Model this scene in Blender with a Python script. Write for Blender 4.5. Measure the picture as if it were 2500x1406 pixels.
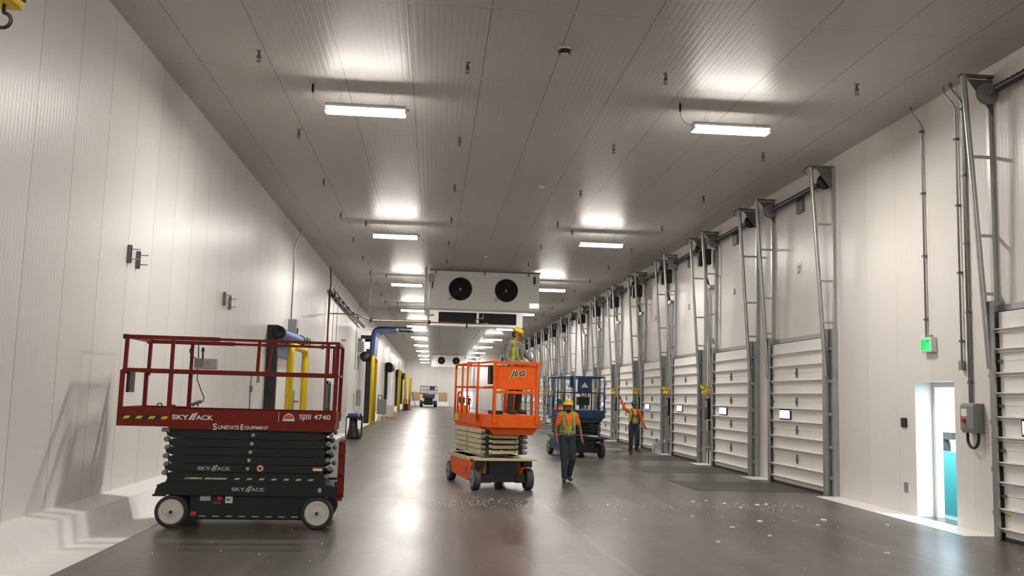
import bpy, bmesh, math, random
from mathutils import Vector, Matrix, Euler
random.seed(7)
for o in list(bpy.data.objects): bpy.data.objects.remove(o)
C = bpy.context.scene.collection
PI = math.pi
# ---------------------------------------------------------------- camera, world, exposure
FPX, YAW, PITCH, ROLL = 2286.28, 0.0809879, 0.115117, 0.0274396
CAM_H = 1.78
cd = bpy.data.cameras.new('camera'); cam = bpy.data.objects.new('camera', cd); C.objects.link(cam)
cd.sensor_fit = 'HORIZONTAL'; cd.sensor_width = 36.0; cd.lens = FPX / 2500.0 * 36.0
cd.clip_start = 0.05; cd.clip_end = 600
_f = Vector((math.sin(YAW)*math.cos(PITCH), math.cos(YAW)*math.cos(PITCH), math.sin(PITCH)))
_r = Vector((math.cos(YAW), -math.sin(YAW), 0)); _u = _r.cross(_f)
_rr = _r*math.cos(ROLL) + _u*math.sin(ROLL); _uu = _u*math.cos(ROLL) - _r*math.sin(ROLL)
cam.matrix_world = Matrix(((_rr.x,_uu.x,-_f.x,0),(_rr.y,_uu.y,-_f.y,0),(_rr.z,_uu.z,-_f.z,CAM_H),(0,0,0,1)))
bpy.context.scene.camera = cam
sc = bpy.context.scene
sc.view_settings.view_transform = 'Standard'; sc.view_settings.look = 'None'
sc.view_settings.gamma = 1.0; sc.view_settings.use_curve_mapping = False
sc.view_settings.exposure = 0.0
LAMP = 290.0          # radiance of the batten diffusers
w = bpy.data.worlds.new('daylight'); sc.world = w; w.use_nodes = True
w.node_tree.nodes['Background'].inputs[0].default_value = (0.72, 0.87, 1.0, 1)
w.node_tree.nodes['Background'].inputs[1].default_value = 8.0

# ---------------------------------------------------------------- room numbers (metres)
XL, XR, H, Y0, Y1 = -4.43, 8.02, 6.81, -14.0, 144.0
PITCH_D = 4.51

# ---------------------------------------------------------------- materials
def mat(name, col, rough=0.5, metal=0.0, spec=0.5, emit=None, es=0.0, noise=0.0, nscale=6.0, bump=0.0, coat=0.0, trans=0.0):
    m = bpy.data.materials.new(name); m.use_nodes = True
    nt = m.node_tree; b = nt.nodes['Principled BSDF']
    b.inputs['Base Color'].default_value = (*col, 1)
    b.inputs['Roughness'].default_value = rough; b.inputs['Metallic'].default_value = metal
    b.inputs['Specular IOR Level'].default_value = spec
    b.inputs['Coat Weight'].default_value = coat
    if trans: b.inputs['Transmission Weight'].default_value = trans
    if emit:
        b.inputs['Emission Color'].default_value = (*emit, 1); b.inputs['Emission Strength'].default_value = es
    if noise or bump:
        tc = nt.nodes.new('ShaderNodeTexCoord'); n = nt.nodes.new('ShaderNodeTexNoise')
        n.inputs['Scale'].default_value = nscale; n.inputs['Detail'].default_value = 5
        nt.links.new(tc.outputs['Object'], n.inputs['Vector'])
        if noise:
            r = nt.nodes.new('ShaderNodeMapRange'); r.inputs[1].default_value = .3; r.inputs[2].default_value = .7
            r.inputs[3].default_value = 1-noise; r.inputs[4].default_value = 1+noise*.5
            nt.links.new(n.outputs['Fac'], r.inputs[0])
            x = nt.nodes.new('ShaderNodeVectorMath'); x.operation = 'SCALE'
            x.inputs[0].default_value = col; nt.links.new(r.outputs[0], x.inputs['Scale'])
            nt.links.new(x.outputs[0], b.inputs['Base Color'])
        if bump:
            bp = nt.nodes.new('ShaderNodeBump'); bp.inputs['Strength'].default_value = bump; bp.inputs['Distance'].default_value = .01
            nt.links.new(n.outputs['Fac'], bp.inputs['Height']); nt.links.new(bp.outputs[0], b.inputs['Normal'])
    return m

def mth(nt, op, a, b=None, c=None):
    n = nt.nodes.new('ShaderNodeMath'); n.operation = op
    for i, v in enumerate((a, b, c)):
        if v is None: continue
        if isinstance(v, (int, float)): n.inputs[i].default_value = v
        else: nt.links.new(v, n.inputs[i])
    return n.outputs[0]

def panel_mat(name, axis, offset, col=(.76,.74,.71), pitch=1.09, rough=.33, tape=(), spec=.5, ribs=12, jc=.38, jw=.006):
    """white ribbed insulated panel: dark joints every pitch, fine pressed ribs, sealant joints across"""
    m = bpy.data.materials.new(name); m.use_nodes = True; nt = m.node_tree; b = nt.nodes['Principled BSDF']
    tc = nt.nodes.new('ShaderNodeTexCoord'); sp = nt.nodes.new('ShaderNodeSeparateXYZ'); nt.links.new(tc.outputs['Object'], sp.inputs[0])
    u = sp.outputs[axis]; v = sp.outputs['Y' if axis == 'X' else 'Z']
    t = mth(nt, 'DIVIDE', mth(nt, 'SUBTRACT', u, offset), pitch)
    fr = mth(nt, 'FRACT', t)
    d = mth(nt, 'MULTIPLY', mth(nt, 'MINIMUM', fr, mth(nt, 'SUBTRACT', 1.0, fr)), pitch)
    joint = mth(nt, 'LESS_THAN', d, jw)
    rib = mth(nt, 'FRACT', mth(nt, 'MULTIPLY', t, float(ribs)))
    tri = mth(nt, 'SUBTRACT', 1.0, mth(nt, 'MULTIPLY', mth(nt, 'ABSOLUTE', mth(nt, 'SUBTRACT', rib, .5)), 4.0))
    groove = mth(nt, 'MAXIMUM', tri, 0.0)
    hgt = mth(nt, 'ADD', mth(nt, 'MULTIPLY', groove, -.8), mth(nt, 'MULTIPLY', joint, -3.0))
    # per panel tone
    wn = nt.nodes.new('ShaderNodeTexWhiteNoise'); wn.noise_dimensions = '2D'
    cb = nt.nodes.new('ShaderNodeCombineXYZ'); nt.links.new(mth(nt, 'FLOOR', t), cb.inputs[0])
    nt.links.new(mth(nt, 'FLOOR', mth(nt, 'DIVIDE', v, 5.64)), cb.inputs[1]) if axis == 'X' else None
    nt.links.new(cb.outputs[0], wn.inputs['Vector'])
    tone = mth(nt, 'ADD', .965, mth(nt, 'MULTIPLY', wn.outputs[0], .05))
    tape_m = None; edge_m = None
    for y in tape:
        k = mth(nt, 'LESS_THAN', mth(nt, 'ABSOLUTE', mth(nt, 'SUBTRACT', v, y)), .035)
        tape_m = k if tape_m is None else mth(nt, 'MAXIMUM', tape_m, k)
        k2 = mth(nt, 'LESS_THAN', mth(nt, 'ABSOLUTE', mth(nt, 'SUBTRACT', v, y+.04)), .007)
        edge_m = k2 if edge_m is None else mth(nt, 'MAXIMUM', edge_m, k2)
    no_tape = mth(nt, 'SUBTRACT', 1.0, tape_m) if tape_m is not None else 1.0
    jf = mth(nt, 'MAXIMUM', mth(nt, 'MULTIPLY', joint, no_tape), mth(nt, 'MULTIPLY', edge_m, .45)) if tape_m is not None else joint
    mx = nt.nodes.new('ShaderNodeMix'); mx.data_type = 'RGBA'
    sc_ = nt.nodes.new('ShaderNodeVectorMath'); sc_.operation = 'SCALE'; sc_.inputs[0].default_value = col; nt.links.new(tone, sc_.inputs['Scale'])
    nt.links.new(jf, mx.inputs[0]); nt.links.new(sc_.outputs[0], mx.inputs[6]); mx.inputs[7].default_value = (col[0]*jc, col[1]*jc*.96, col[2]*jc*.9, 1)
    nt.links.new(mx.outputs[2], b.inputs['Base Color'])
    bp = nt.nodes.new('ShaderNodeBump'); bp.inputs['Strength'].default_value = .5; bp.inputs['Distance'].default_value = .004
    nt.links.new(hgt if tape_m is None else mth(nt, 'MULTIPLY', hgt, no_tape), bp.inputs['Height']); nt.links.new(bp.outputs[0], b.inputs['Normal'])
    b.inputs['Roughness'].default_value = rough; b.inputs['Specular IOR Level'].default_value = spec
    return m

def floor_mat():
    m = bpy.data.materials.new('polished concrete'); m.use_nodes = True; nt = m.node_tree; b = nt.nodes['Principled BSDF']
    tc = nt.nodes.new('ShaderNodeTexCoord')
    def noise(scale, detail, sx=1, sy=1, dist=0):
        mp = nt.nodes.new('ShaderNodeMapping'); mp.inputs['Scale'].default_value = (sx, sy, 1)
        nt.links.new(tc.outputs['Object'], mp.inputs[0])
        n = nt.nodes.new('ShaderNodeTexNoise'); n.inputs['Scale'].default_value = scale; n.inputs['Detail'].default_value = detail
        n.inputs['Distortion'].default_value = dist
        nt.links.new(mp.outputs[0], n.inputs['Vector']); return n.outputs['Fac']
    a = noise(.45, 3, 1, .6, .3); c = noise(11, 7); e = noise(1.3, 4, 3, .15, .4)
    s = mth(nt, 'ADD', mth(nt, 'ADD', mth(nt, 'MULTIPLY', a, .45), mth(nt, 'MULTIPLY', c, .3)), mth(nt, 'MULTIPLY', e, .25))
    cr = nt.nodes.new('ShaderNodeValToRGB'); nt.links.new(s, cr.inputs[0])
    cr.color_ramp.elements[0].position = .36; cr.color_ramp.elements[0].color = (.056,.050,.044,1)
    cr.color_ramp.elements[1].position = .66; cr.color_ramp.elements[1].color = (.155,.143,.128,1)
    sp = nt.nodes.new('ShaderNodeSeparateXYZ'); nt.links.new(tc.outputs['Object'], sp.inputs[0])
    x, y = sp.outputs[0], sp.outputs[1]
    def line(coord, per, off, wd):
        f = mth(nt, 'FRACT', mth(nt, 'DIVIDE', mth(nt, 'SUBTRACT', coord, off), per))
        return mth(nt, 'LESS_THAN', mth(nt, 'MULTIPLY', mth(nt, 'MINIMUM', f, mth(nt, 'SUBTRACT', 1.0, f)), per), wd)
    j = mth(nt, 'MAXIMUM', line(x, 3.86, -.04, .006), line(y, 4.57, 10.35, .006))
    mx = nt.nodes.new('ShaderNodeMix'); mx.data_type = 'RGBA'; nt.links.new(mth(nt, 'MULTIPLY', j, .55), mx.inputs[0])
    nt.links.new(cr.outputs[0], mx.inputs[6]); mx.inputs[7].default_value = (.05,.047,.043,1)
    wob = mth(nt, 'MULTIPLY', mth(nt, 'SUBTRACT', noise(.5, 2), .5), .16)
    dust = None
    for xa, slope, wd_, amt in ((2.05, -.045, .06, .5), (.35, .02, .10, .3), (5.75, -.06, .07, .4), (3.9, .03, .22, .22), (-1.6, .09, .12, .25)):
        q = mth(nt, 'ABSOLUTE', mth(nt, 'SUBTRACT', mth(nt, 'ADD', x, wob), mth(nt, 'ADD', xa, mth(nt, 'MULTIPLY', mth(nt, 'SUBTRACT', y, 12.0), slope))))
        f_ = mth(nt, 'MULTIPLY', mth(nt, 'MAXIMUM', mth(nt, 'SUBTRACT', 1.0, mth(nt, 'DIVIDE', q, wd_)), 0.0), amt)
        dust = f_ if dust is None else mth(nt, 'MAXIMUM', dust, f_)
    m2 = nt.nodes.new('ShaderNodeMix'); m2.data_type = 'RGBA'; nt.links.new(mth(nt, 'MULTIPLY', dust, e), m2.inputs[0])
    nt.links.new(mx.outputs[2], m2.inputs[6]); m2.inputs[7].default_value = (.34,.32,.29,1)
    nt.links.new(m2.outputs[2], b.inputs['Base Color'])
    rg = mth(nt, 'ADD', .24, mth(nt, 'MULTIPLY', noise(.8, 3, 1, .5, .2), .18))
    nt.links.new(rg, b.inputs['Roughness'])
    bp = nt.nodes.new('ShaderNodeBump'); bp.inputs['Strength'].default_value = .015; bp.inputs['Distance'].default_value = .01
    nt.links.new(noise(9, 3), bp.inputs['Height']); nt.links.new(bp.outputs[0], b.inputs['Normal'])
    b.inputs['Specular IOR Level'].default_value = .6
    return m

TAPES = [-5.2, .45, 6.05, 11.7, 14.49, 17.68, 23.42, 29.05, 34.65, 40.3, 45.9, 51.5, 57.2, 62.8, 68.4]
M = {}
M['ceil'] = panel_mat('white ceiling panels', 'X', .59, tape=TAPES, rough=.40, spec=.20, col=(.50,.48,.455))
M['wall'] = panel_mat('white ribbed wall panels', 'Y', 12.6, pitch=1.12, rough=.38, ribs=13, spec=.35)
M['wallR'] = panel_mat('white wall panels', 'Y', 14.55, pitch=1.12, rough=.36, ribs=13, col=(.76,.73,.69), jc=.72, jw=.004)
M['wallX'] = panel_mat('white end wall panels', 'X', .3, pitch=1.12, rough=.4)
M['floor'] = floor_mat()
M['paint'] = mat('white floor paint', (.92,.90,.87), .45, noise=.04)
M['curb'] = mat('white painted curb', (.92,.90,.88), .4, noise=.04)
M['white'] = mat('white painted metal', (.78,.77,.74), .35)
M['door'] = mat('white door panels', (.86,.84,.80), .38)
M['galv'] = mat('galvanised steel', (.42,.43,.43), .38, metal=.85, noise=.10, nscale=5)
M['galvd'] = mat('dull galvanised steel', (.17,.175,.175), .5, metal=.5, noise=.15, nscale=8)
M['steel'] = mat('bright steel', (.62,.62,.6), .3, metal=.9)
M['black'] = mat('black painted metal', (.012,.012,.012), .45)
M['rubber'] = mat('black rubber', (.03,.03,.03), .75)
M['darkgap'] = mat('dark slot', (.01,.01,.01), .9)
M['grey'] = mat('grey enamel', (.22,.23,.23), .4)
M['greyl'] = mat('light grey plastic', (.45,.44,.42), .5)
M['red'] = mat('red painted steel', (.19,.014,.008), .5, spec=.25, noise=.12)
M['redb'] = mat('red plastic', (.55,.03,.03), .4)
M['sjdark'] = mat('dark green grey steel', (.016,.022,.020), .5, spec=.3, noise=.15)
M['wheelw'] = mat('off white wheel disc', (.62,.60,.56), .5, noise=.06, nscale=20)
M['tire'] = mat('worn black tyre', (.045,.045,.045), .8, noise=.2)
M['tireg'] = mat('dark grey tyre', (.06,.062,.062), .8, noise=.2)
M['orange'] = mat('orange painted steel', (.80,.115,.006), .5, spec=.3, noise=.1)
M['cream'] = mat('cream painted steel', (.55,.49,.30), .45, noise=.08)
M['blue'] = mat('blue painted steel', (.008,.042,.12), .4, noise=.1)
M['yellow'] = mat('yellow painted steel', (.78,.54,.01), .45, noise=.06)
M['hivis'] = mat('yellow green vest fabric', (.40,.47,.04), .8, noise=.2, nscale=25)
M['silver'] = mat('silver reflective tape', (.33,.31,.25), .5)
M['orshirt'] = mat('bright orange cloth', (.95,.17,.02), .8, noise=.1, nscale=20)
M['greycloth'] = mat('grey cloth', (.20,.20,.20), .85, noise=.15, nscale=20)
M['denim'] = mat('dark blue denim', (.025,.032,.045), .85, noise=.25, nscale=30)
M['browncloth'] = mat('dark brown work trousers', (.06,.045,.035), .85, noise=.2, nscale=30)
M['boot'] = mat('brown leather boot', (.055,.036,.024), .7)
M['skin'] = mat('brown skin', (.25,.12,.075), .6)
M['skinl'] = mat('tan skin', (.42,.22,.15), .6)
M['hair'] = mat('black hair', (.012,.010,.009), .7)
M['helmy'] = mat('yellow hard hat shell', (.85,.58,.01), .3, coat=.3)
M['helmg'] = mat('dark green hard hat shell', (.02,.05,.035), .35, coat=.2)
M['tarp'] = mat('blue vinyl curtain', (.03,.10,.38), .4, noise=.25, nscale=9, bump=.3)
M['bag'] = mat('black plastic bag', (.012,.012,.014), .3, bump=.6, nscale=14)
M['copper'] = mat('copper brown pipe', (.24,.12,.08), .45, metal=.5)
M['wood'] = mat('pale plywood', (.52,.33,.19), .7, noise=.15)
M['card'] = mat('cream cardboard', (.62,.58,.47), .8)
M['glass'] = mat('clear plastic bottle', (.75,.85,.88), .1, trans=.8)
M['lampside'] = mat('side of lit diffuser', (.9,.9,.9), .4, emit=(1,.945,.875), es=LAMP*.24)
M['green'] = mat('lit green exit lens', (.02,.4,.08), .4, emit=(.05,1,.22), es=1.3)
M['exitletter'] = mat('dark green letters', (.01,.12,.03), .5, emit=(.02,.35,.08), es=.5)
M['daylight'] = mat('sky lit window pane', (.8,.85,.95), .2, emit=(.82,.88,1.0), es=1.6)
M['lamp'] = mat('lit batten diffuser', (.9,.9,.9), .4, emit=(1,.945,.875), es=LAMP)
M['decal'] = mat('white decal', (.80,.79,.76), .5)
M['decalg'] = mat('silver decal', (.42,.43,.43), .5)
M['decaly'] = mat('yellow hazard tape', (.75,.55,.02), .5)
M['decalc'] = mat('pale yellow hazard tape', (.55,.58,.36), .5)
M['leveler'] = mat('dark steel dock plate', (.085,.082,.078), .5, metal=.3, noise=.25, bump=.3, nscale=30)
M['teal'] = mat('teal wall', (.06,.40,.40), .6)  # even teal base colour of the low yard wall
M['asphalt'] = mat('pale yard concrete', (.45,.46,.46), .8, noise=.1)
M['foam'] = mat('white foam scrap', (.85,.84,.80), .8)

# ---------------------------------------------------------------- mesh helpers
class MB:
    def __init__(s): s.bm = bmesh.new(); s.mi = 0; s.mats = []
    def use(s, m):
        if m not in s.mats: s.mats.append(m)
        s.mi = s.mats.index(m); return s
    def _add(s, vs, fs, smooth=False):
        bv = [s.bm.verts.new(v) for v in vs]
        for f in fs:
            try: q = s.bm.faces.new([bv[i] for i in f])
            except ValueError: continue
            q.smooth = smooth; q.material_index = s.mi
        return s
    def box(s, x0, x1, y0, y1, z0, z1):
        vs = [(x, y, z) for x in (x0, x1) for y in (y0, y1) for z in (z0, z1)]
        return s._add(vs, [(0,1,3,2),(4,6,7,5),(0,4,5,1),(2,3,7,6),(0,2,6,4),(1,5,7,3)])
    def frame(s, p0, p1, up=Vector((0,0,1))):
        p0 = Vector(p0); p1 = Vector(p1); d = (p1-p0).normalized()
        if abs(d.dot(up)) > .95: up = Vector((0,1,0)) if abs(d.y) < .9 else Vector((1,0,0))
        a = d.cross(up).normalized(); b = a.cross(d).normalized()
        return p0, p1, a, b
    def bar(s, p0, p1, w, h=None, up=Vector((0,0,1))):
        h = h or w; p0, p1, a, b = s.frame(p0, p1, up)
        vs = [p + a*i*w/2 + b*j*h/2 for p in (p0, p1) for i, j in ((-1,-1),(1,-1),(1,1),(-1,1))]
        return s._add(vs, [(3,2,1,0),(4,5,6,7),(0,1,5,4),(1,2,6,5),(2,3,7,6),(3,0,4,7)])
    def tube(s, p0, p1, r, r2=None, n=12, cap=True):
        r2 = r if r2 is None else r2; p0, p1, a, b = s.frame(p0, p1)
        vs = []
        for p, q in ((p0, r), (p1, r2)):
            for i in range(n):
                t = 2*PI*i/n; vs.append(p + a*math.cos(t)*q + b*math.sin(t)*q)
        s._add(vs, [(i, (i+1)%n, n+(i+1)%n, n+i) for i in range(n)], True)
        if cap: s._add(vs[:n], [tuple(range(n))[::-1]]); s._add(vs[n:], [tuple(range(n))])
        return s
    def path(s, pts, r, n=8):
        pts = [Vector(p) for p in pts]; rings = []; prev = None
        for i, p in enumerate(pts):
            d = (pts[min(i+1, len(pts)-1)] - pts[max(i-1, 0)]).normalized()
            if prev is None:
                up = Vector((0,0,1)) if abs(d.z) < .9 else Vector((1,0,0)); a = d.cross(up).normalized()
            else: a = (prev - d*prev.dot(d)).normalized()
            prev = a; b = d.cross(a)
            rings.append([p + (a*math.cos(2*PI*k/n) + b*math.sin(2*PI*k/n))*(r[i] if isinstance(r, (list, tuple)) else r) for k in range(n)])
        vs = [v for q in rings for v in q]; m = len(rings)
        s._add(vs, [(i*n+k, i*n+(k+1)%n, (i+1)*n+(k+1)%n, (i+1)*n+k) for i in range(m-1) for k in range(n)] + [tuple(range(n))[::-1], tuple(range((m-1)*n, m*n))], True)
        return s
    def prism(s, poly, d0, d1, axis='y'):
        """poly in the plane across axis; y: (x,z)  x: (y,z)  z: (x,y)"""
        def P(a, b, d): return {'y': (a, d, b), 'x': (d, a, b), 'z': (a, b, d)}[axis]
        n = len(poly); vs = [P(a, b, d0) for a, b in poly] + [P(a, b, d1) for a, b in poly]
        return s._add(vs, [tuple(range(n))[::-1], tuple(range(n, 2*n))] + [(i, (i+1)%n, n+(i+1)%n, n+i) for i in range(n)])
    def loft(s, rings, n=20, cap=True):
        """rings: (cx, cy, z, rx, ry)"""
        vs = [(cx+rx*math.cos(2*PI*k/n), cy+ry*math.sin(2*PI*k/n), z) for cx, cy, z, rx, ry in rings for k in range(n)]; m = len(rings)
        fs = [(i*n+k, i*n+(k+1)%n, (i+1)*n+(k+1)%n, (i+1)*n+k) for i in range(m-1) for k in range(n)]
        if cap: fs += [tuple(range(n))[::-1], tuple(range((m-1)*n, m*n))]
        return s._add(vs, fs, True)
    def lathe(s, prof, c, axis='y', n=28, ring=False):
        """prof: (r, h) closed by first/last r=0"""
        c = Vector(c); vs = []; m = len(prof)
        for r, h in prof:
            for k in range(n):
                t = 2*PI*k/n; a, b = r*math.cos(t), r*math.sin(t)
                vs.append(c + Vector({'y': (a, h, b), 'x': (h, a, b), 'z': (a, b, h)}[axis]))
        fs = [(i*n+k, i*n+(k+1)%n, (i+1)*n+(k+1)%n, (i+1)*n+k) for i in range(m-1) for k in range(n)] + ([(((m-1)*n+k), (m-1)*n+(k+1)%n, (k+1)%n, k) for k in range(n)] if ring else [tuple(range(n))[::-1], tuple(range((m-1)*n, m*n))])
        return s._add(vs, fs, True)
    def ball(s, c, rx, ry=None, rz=None, n=14, rot=None):
        ry = ry or rx; rz = rz or rx; c = Vector(c); vs = []; m = n//2+1
        for i in range(1, m-1):
            ph = PI*i/(m-1)
            for k in range(n):
                t = 2*PI*k/n; v = Vector((rx*math.sin(ph)*math.cos(t), ry*math.sin(ph)*math.sin(t), rz*math.cos(ph)))
                vs.append(c + (rot @ v if rot else v))
        t0 = Vector((0,0,rz)); vs += [c + (rot @ t0 if rot else t0), c - (rot @ t0 if rot else t0)]
        q = len(vs)-2; mm = m-2
        fs = [(i*n+k, (i+1)*n+k, (i+1)*n+(k+1)%n, i*n+(k+1)%n) for i in range(mm-1) for k in range(n)]
        fs += [(q, k, (k+1)%n) for k in range(n)] + [(q+1, (mm-1)*n+(k+1)%n, (mm-1)*n+k) for k in range(n)]
        return s._add(vs, fs, True)
    def cap(s, p0, p1, r0, r1=None, n=12):
        """tapered capsule (closed)"""
        r1 = r0 if r1 is None else r1; p0, p1, a, b = s.frame(p0, p1); d = (p1-p0).normalized(); rings = []
        for k in range(1, 4): t = PI/2*(k/4); rings.append((p0 - d*r0*math.cos(t), r0*math.sin(t)))
        rings.append((p0, r0)); rings.append((p1, r1))
        for k in range(3, 0, -1): t = PI/2*(k/4); rings.append((p1 + d*r1*math.cos(t), r1*math.sin(t)))
        vs = [c + (a*math.cos(2*PI*k/n) + b*math.sin(2*PI*k/n))*r for c, r in rings for k in range(n)]; m = len(rings)
        return s._add(vs, [(i*n+k, i*n+(k+1)%n, (i+1)*n+(k+1)%n, (i+1)*n+k) for i in range(m-1) for k in range(n)] + [tuple(range(n))[::-1], tuple(range((m-1)*n, m*n))], True)
    def build(s, name, m=None, parent=None, bevel=0, voxel=0, smooth_it=0):
        me = bpy.data.meshes.new(name); bmesh.ops.recalc_face_normals(s.bm, faces=s.bm.faces[:]) ; s.bm.to_mesh(me); s.bm.free()
        o = bpy.data.objects.new(name, me); C.objects.link(o)
        for x in (s.mats or [m]): me.materials.append(M[x] if isinstance(x, str) else x)
        if parent: o.parent = parent
        if voxel:
            r = o.modifiers.new('r', 'REMESH'); r.mode = 'VOXEL'; r.voxel_size = voxel; r.use_smooth_shade = True
            if smooth_it: q = o.modifiers.new('s', 'SMOOTH'); q.iterations = smooth_it; q.factor = .5
        if bevel:
            q = o.modifiers.new('b', 'BEVEL'); q.width = bevel; q.segments = 2; q.limit_method = 'ANGLE'; q.angle_limit = .6
        return o
def tag(o, label=None, cat=None, group=None, kind=None):
    if label: o['label'] = label
    if cat: o['category'] = cat
    if group: o['group'] = group
    if kind: o['kind'] = kind
    return o
def empty(name, label, cat, loc=(0,0,0), rz=0, group=None, kind=None):
    o = bpy.data.objects.new(name, None); C.objects.link(o); o.location = loc; o.rotation_euler = (0,0,rz); o.empty_display_size = .1
    return tag(o, label, cat, group, kind)
def copy_tree(o, parent=None):
    c = o.copy(); C.objects.link(c)
    if parent is not None: c.parent = parent
    for ch in list(o.children): copy_tree(ch, c)
    return c
def text(s, w_, h_, loc, rot, m, parent=None, name='lettering', shear=0, bold=0.0, depth=.002):
    cu = bpy.data.curves.new('t', 'FONT'); cu.body = s; cu.shear = shear; cu.offset = bold; cu.extrude = 0; cu.align_x = 'LEFT'
    t = bpy.data.objects.new('t', cu); C.objects.link(t); bpy.context.view_layer.update()
    me = bpy.data.meshes.new_from_object(t.evaluated_get(bpy.context.evaluated_depsgraph_get()))
    bpy.data.objects.remove(t)
    xs = [v.co.x for v in me.vertices]; ys = [v.co.y for v in me.vertices]
    sx = w_/(max(xs)-min(xs)); sy = h_/(max(ys)-min(ys)); cx = (max(xs)+min(xs))/2; cy = (max(ys)+min(ys))/2
    R = Euler(rot).to_matrix()
    for v in me.vertices: v.co = R @ Vector(((v.co.x-cx)*sx, (v.co.y-cy)*sy, 0)) + Vector(loc)
    me.materials.clear(); me.materials.append(M[m])
    o = bpy.data.objects.new(name, me); C.objects.link(o)
    if parent: o.parent = parent
    return o
def arc(c, r, a0, a1, n, f): return [f(c[0]+r*math.cos(a0+(a1-a0)*i/n), c[1]+r*math.sin(a0+(a1-a0)*i/n)) for i in range(n+1)]
ORD = ['first','second','third','fourth','fifth','sixth','seventh','eighth','ninth','tenth','eleventh','twelfth','thirteenth','fourteenth','fifteenth','sixteenth','seventeenth','eighteenth','nineteenth','twentieth']

# ---------------------------------------------------------------- room shell
def struct(name, mb, m, **k): o = mb.build(name, m, **k); o['kind'] = 'structure'; return o
struct('floor', MB().box(XL-.4, XR+.4, Y0-.4, Y1+.4, -.3, 0), 'floor')
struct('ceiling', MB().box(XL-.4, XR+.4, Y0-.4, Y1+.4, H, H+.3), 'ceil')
struct('wall_left', MB().box(XL-.35, XL, Y0-.35, Y1+.35, 0, H), 'wall')
DY0, DY1, DH = 13.92, 15.11, 2.2          # daylight doorway
wr = MB(); wr.box(XR, XR+.4, Y0-.35, DY0, 0, H); wr.box(XR, XR+.4, DY1, Y1+.35, 0, H); wr.box(XR, XR+.4, DY0, DY1, DH, H)
struct('wall_right', wr, 'wallR')
struct('wall_rear', MB().box(XL-.35, XR+.4, Y0-.35, Y0, 0, H), 'wallX')
FX0, FX1, FH = 4.5, 7.0, 2.3               # daylight opening in the end wall
wf = MB(); wf.box(XL, FX0, Y1, Y1+.35, 0, H); wf.box(FX1+.3, XR, Y1, Y1+.35, 0, H); wf.box(FX0, FX1, Y1, Y1+.35, FH, H); wf.box(FX1, FX1+.3, Y1, Y1+.35, 5.6, H)
struct('wall_far', wf, 'wallX')
struct('wall_offset', MB().box(5.75, XR, 116, Y1, 0, H), 'wallX')
struct('trim_far', MB().prism([(144,0),(143.6,0),(143.65,.42),(143.85,.55),(144,.55)], XL, 2.5, 'x'), 'curb')
# curb and painted strip along the left wall
for i, (a, b) in enumerate([(Y0, 25.2), (30.4, 39.4), (41.9, 54.7), (60.4, 86), (91.6, 111), (117, Y1)]):
    struct('trim_%d' % (i+1), MB().prism([(XL,0),(-3.96,0),(-4.06,.26),(XL,.325)][::1] if 0 else [(XL,0),(-3.97,0),(-4.17,.258),(XL,.325)], a, b, 'y') if 0 else
           (lambda q: q)(MB()._add([(x, y, z) for y in (a, b) for x, z in ((XL,0),(-3.95,0),(-4.06,.285),(XL,.325))], [(0,1,2,3),(4,5,6,7),(0,1,5,4),(1,2,6,5),(2,3,7,6),(3,0,4,7)])), 'curb')
struct('floor_stripe_left', MB().box(XL, -3.5, Y0, Y1-1, 0, .004), 'paint')
DOORS = [12.51-3.0] + [18.34+PITCH_D*k for k in range(7)] + [52.8+PITCH_D*k for k in range(12)]
segs = []; pr = None
for i, y in enumerate(DOORS):
    lo = y-.25; hi = y+3.08+.3
    if pr is not None: segs.append((pr, lo))
    pr = hi
sp_ = MB()
for a, b in segs:
    if b-a > .3: struct('floor_stripe_right', MB().box(7.52, XR, a, b, 0, .004), 'paint')

# yard outside the doorway
struct('ground', MB().box(XR+.4, XR+40, -10, 50, -.35, -.05), 'asphalt')
struct('ground_far', MB().box(-4, XR+8, Y1+.4, Y1+30, -.35, -.05), 'asphalt')
tw = MB(); tw.box(8.95, 9.05, 14.6, 18.5, -.05, 1.03); o = tw.build('yard_wall', 'teal'); tag(o, 'low teal wall just outside the open doorway', 'wall', kind='structure')
tr = empty('trailer', 'white box trailer parked outside the open doorway', 'trailer', (19, 34.2, -.05))
MB().box(-1.2, 1.2, -3, 3, 1.0, 3.4).build('trailer_body', 'white', tr)
MB().box(-1.1, 1.1, -2.9, 2.9, .75, 1.0).build('underframe', 'black', tr)
for dy in (-2, -.9, 2): MB().lathe([(.0,-.12),(.45,-.12),(.45,.12),(0,.12)], (-1.0, dy, .45), 'x', 20).build('wheel', 'tire', tr)
# doorway lining, frame and leaf
d = empty('door_1', 'open personnel door letting daylight in from the yard', 'door', (XR, 0, 0), kind='structure')
fm = MB(); fm.box(.30, .42, DY0+.002, DY0+.05, 0, DH-.002); fm.box(.30, .42, DY1-.08, DY1-.002, 0, DH-.002); fm.box(.31, .41, DY0+.002, DY1-.002, DH-.08, DH-.002)
fm.build('door_frame', 'white', d)
MB().box(.42, .47, DY1-.0, DY1+1.05, 0.02, DH-.08).build('door_leaf', 'white', d)

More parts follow.
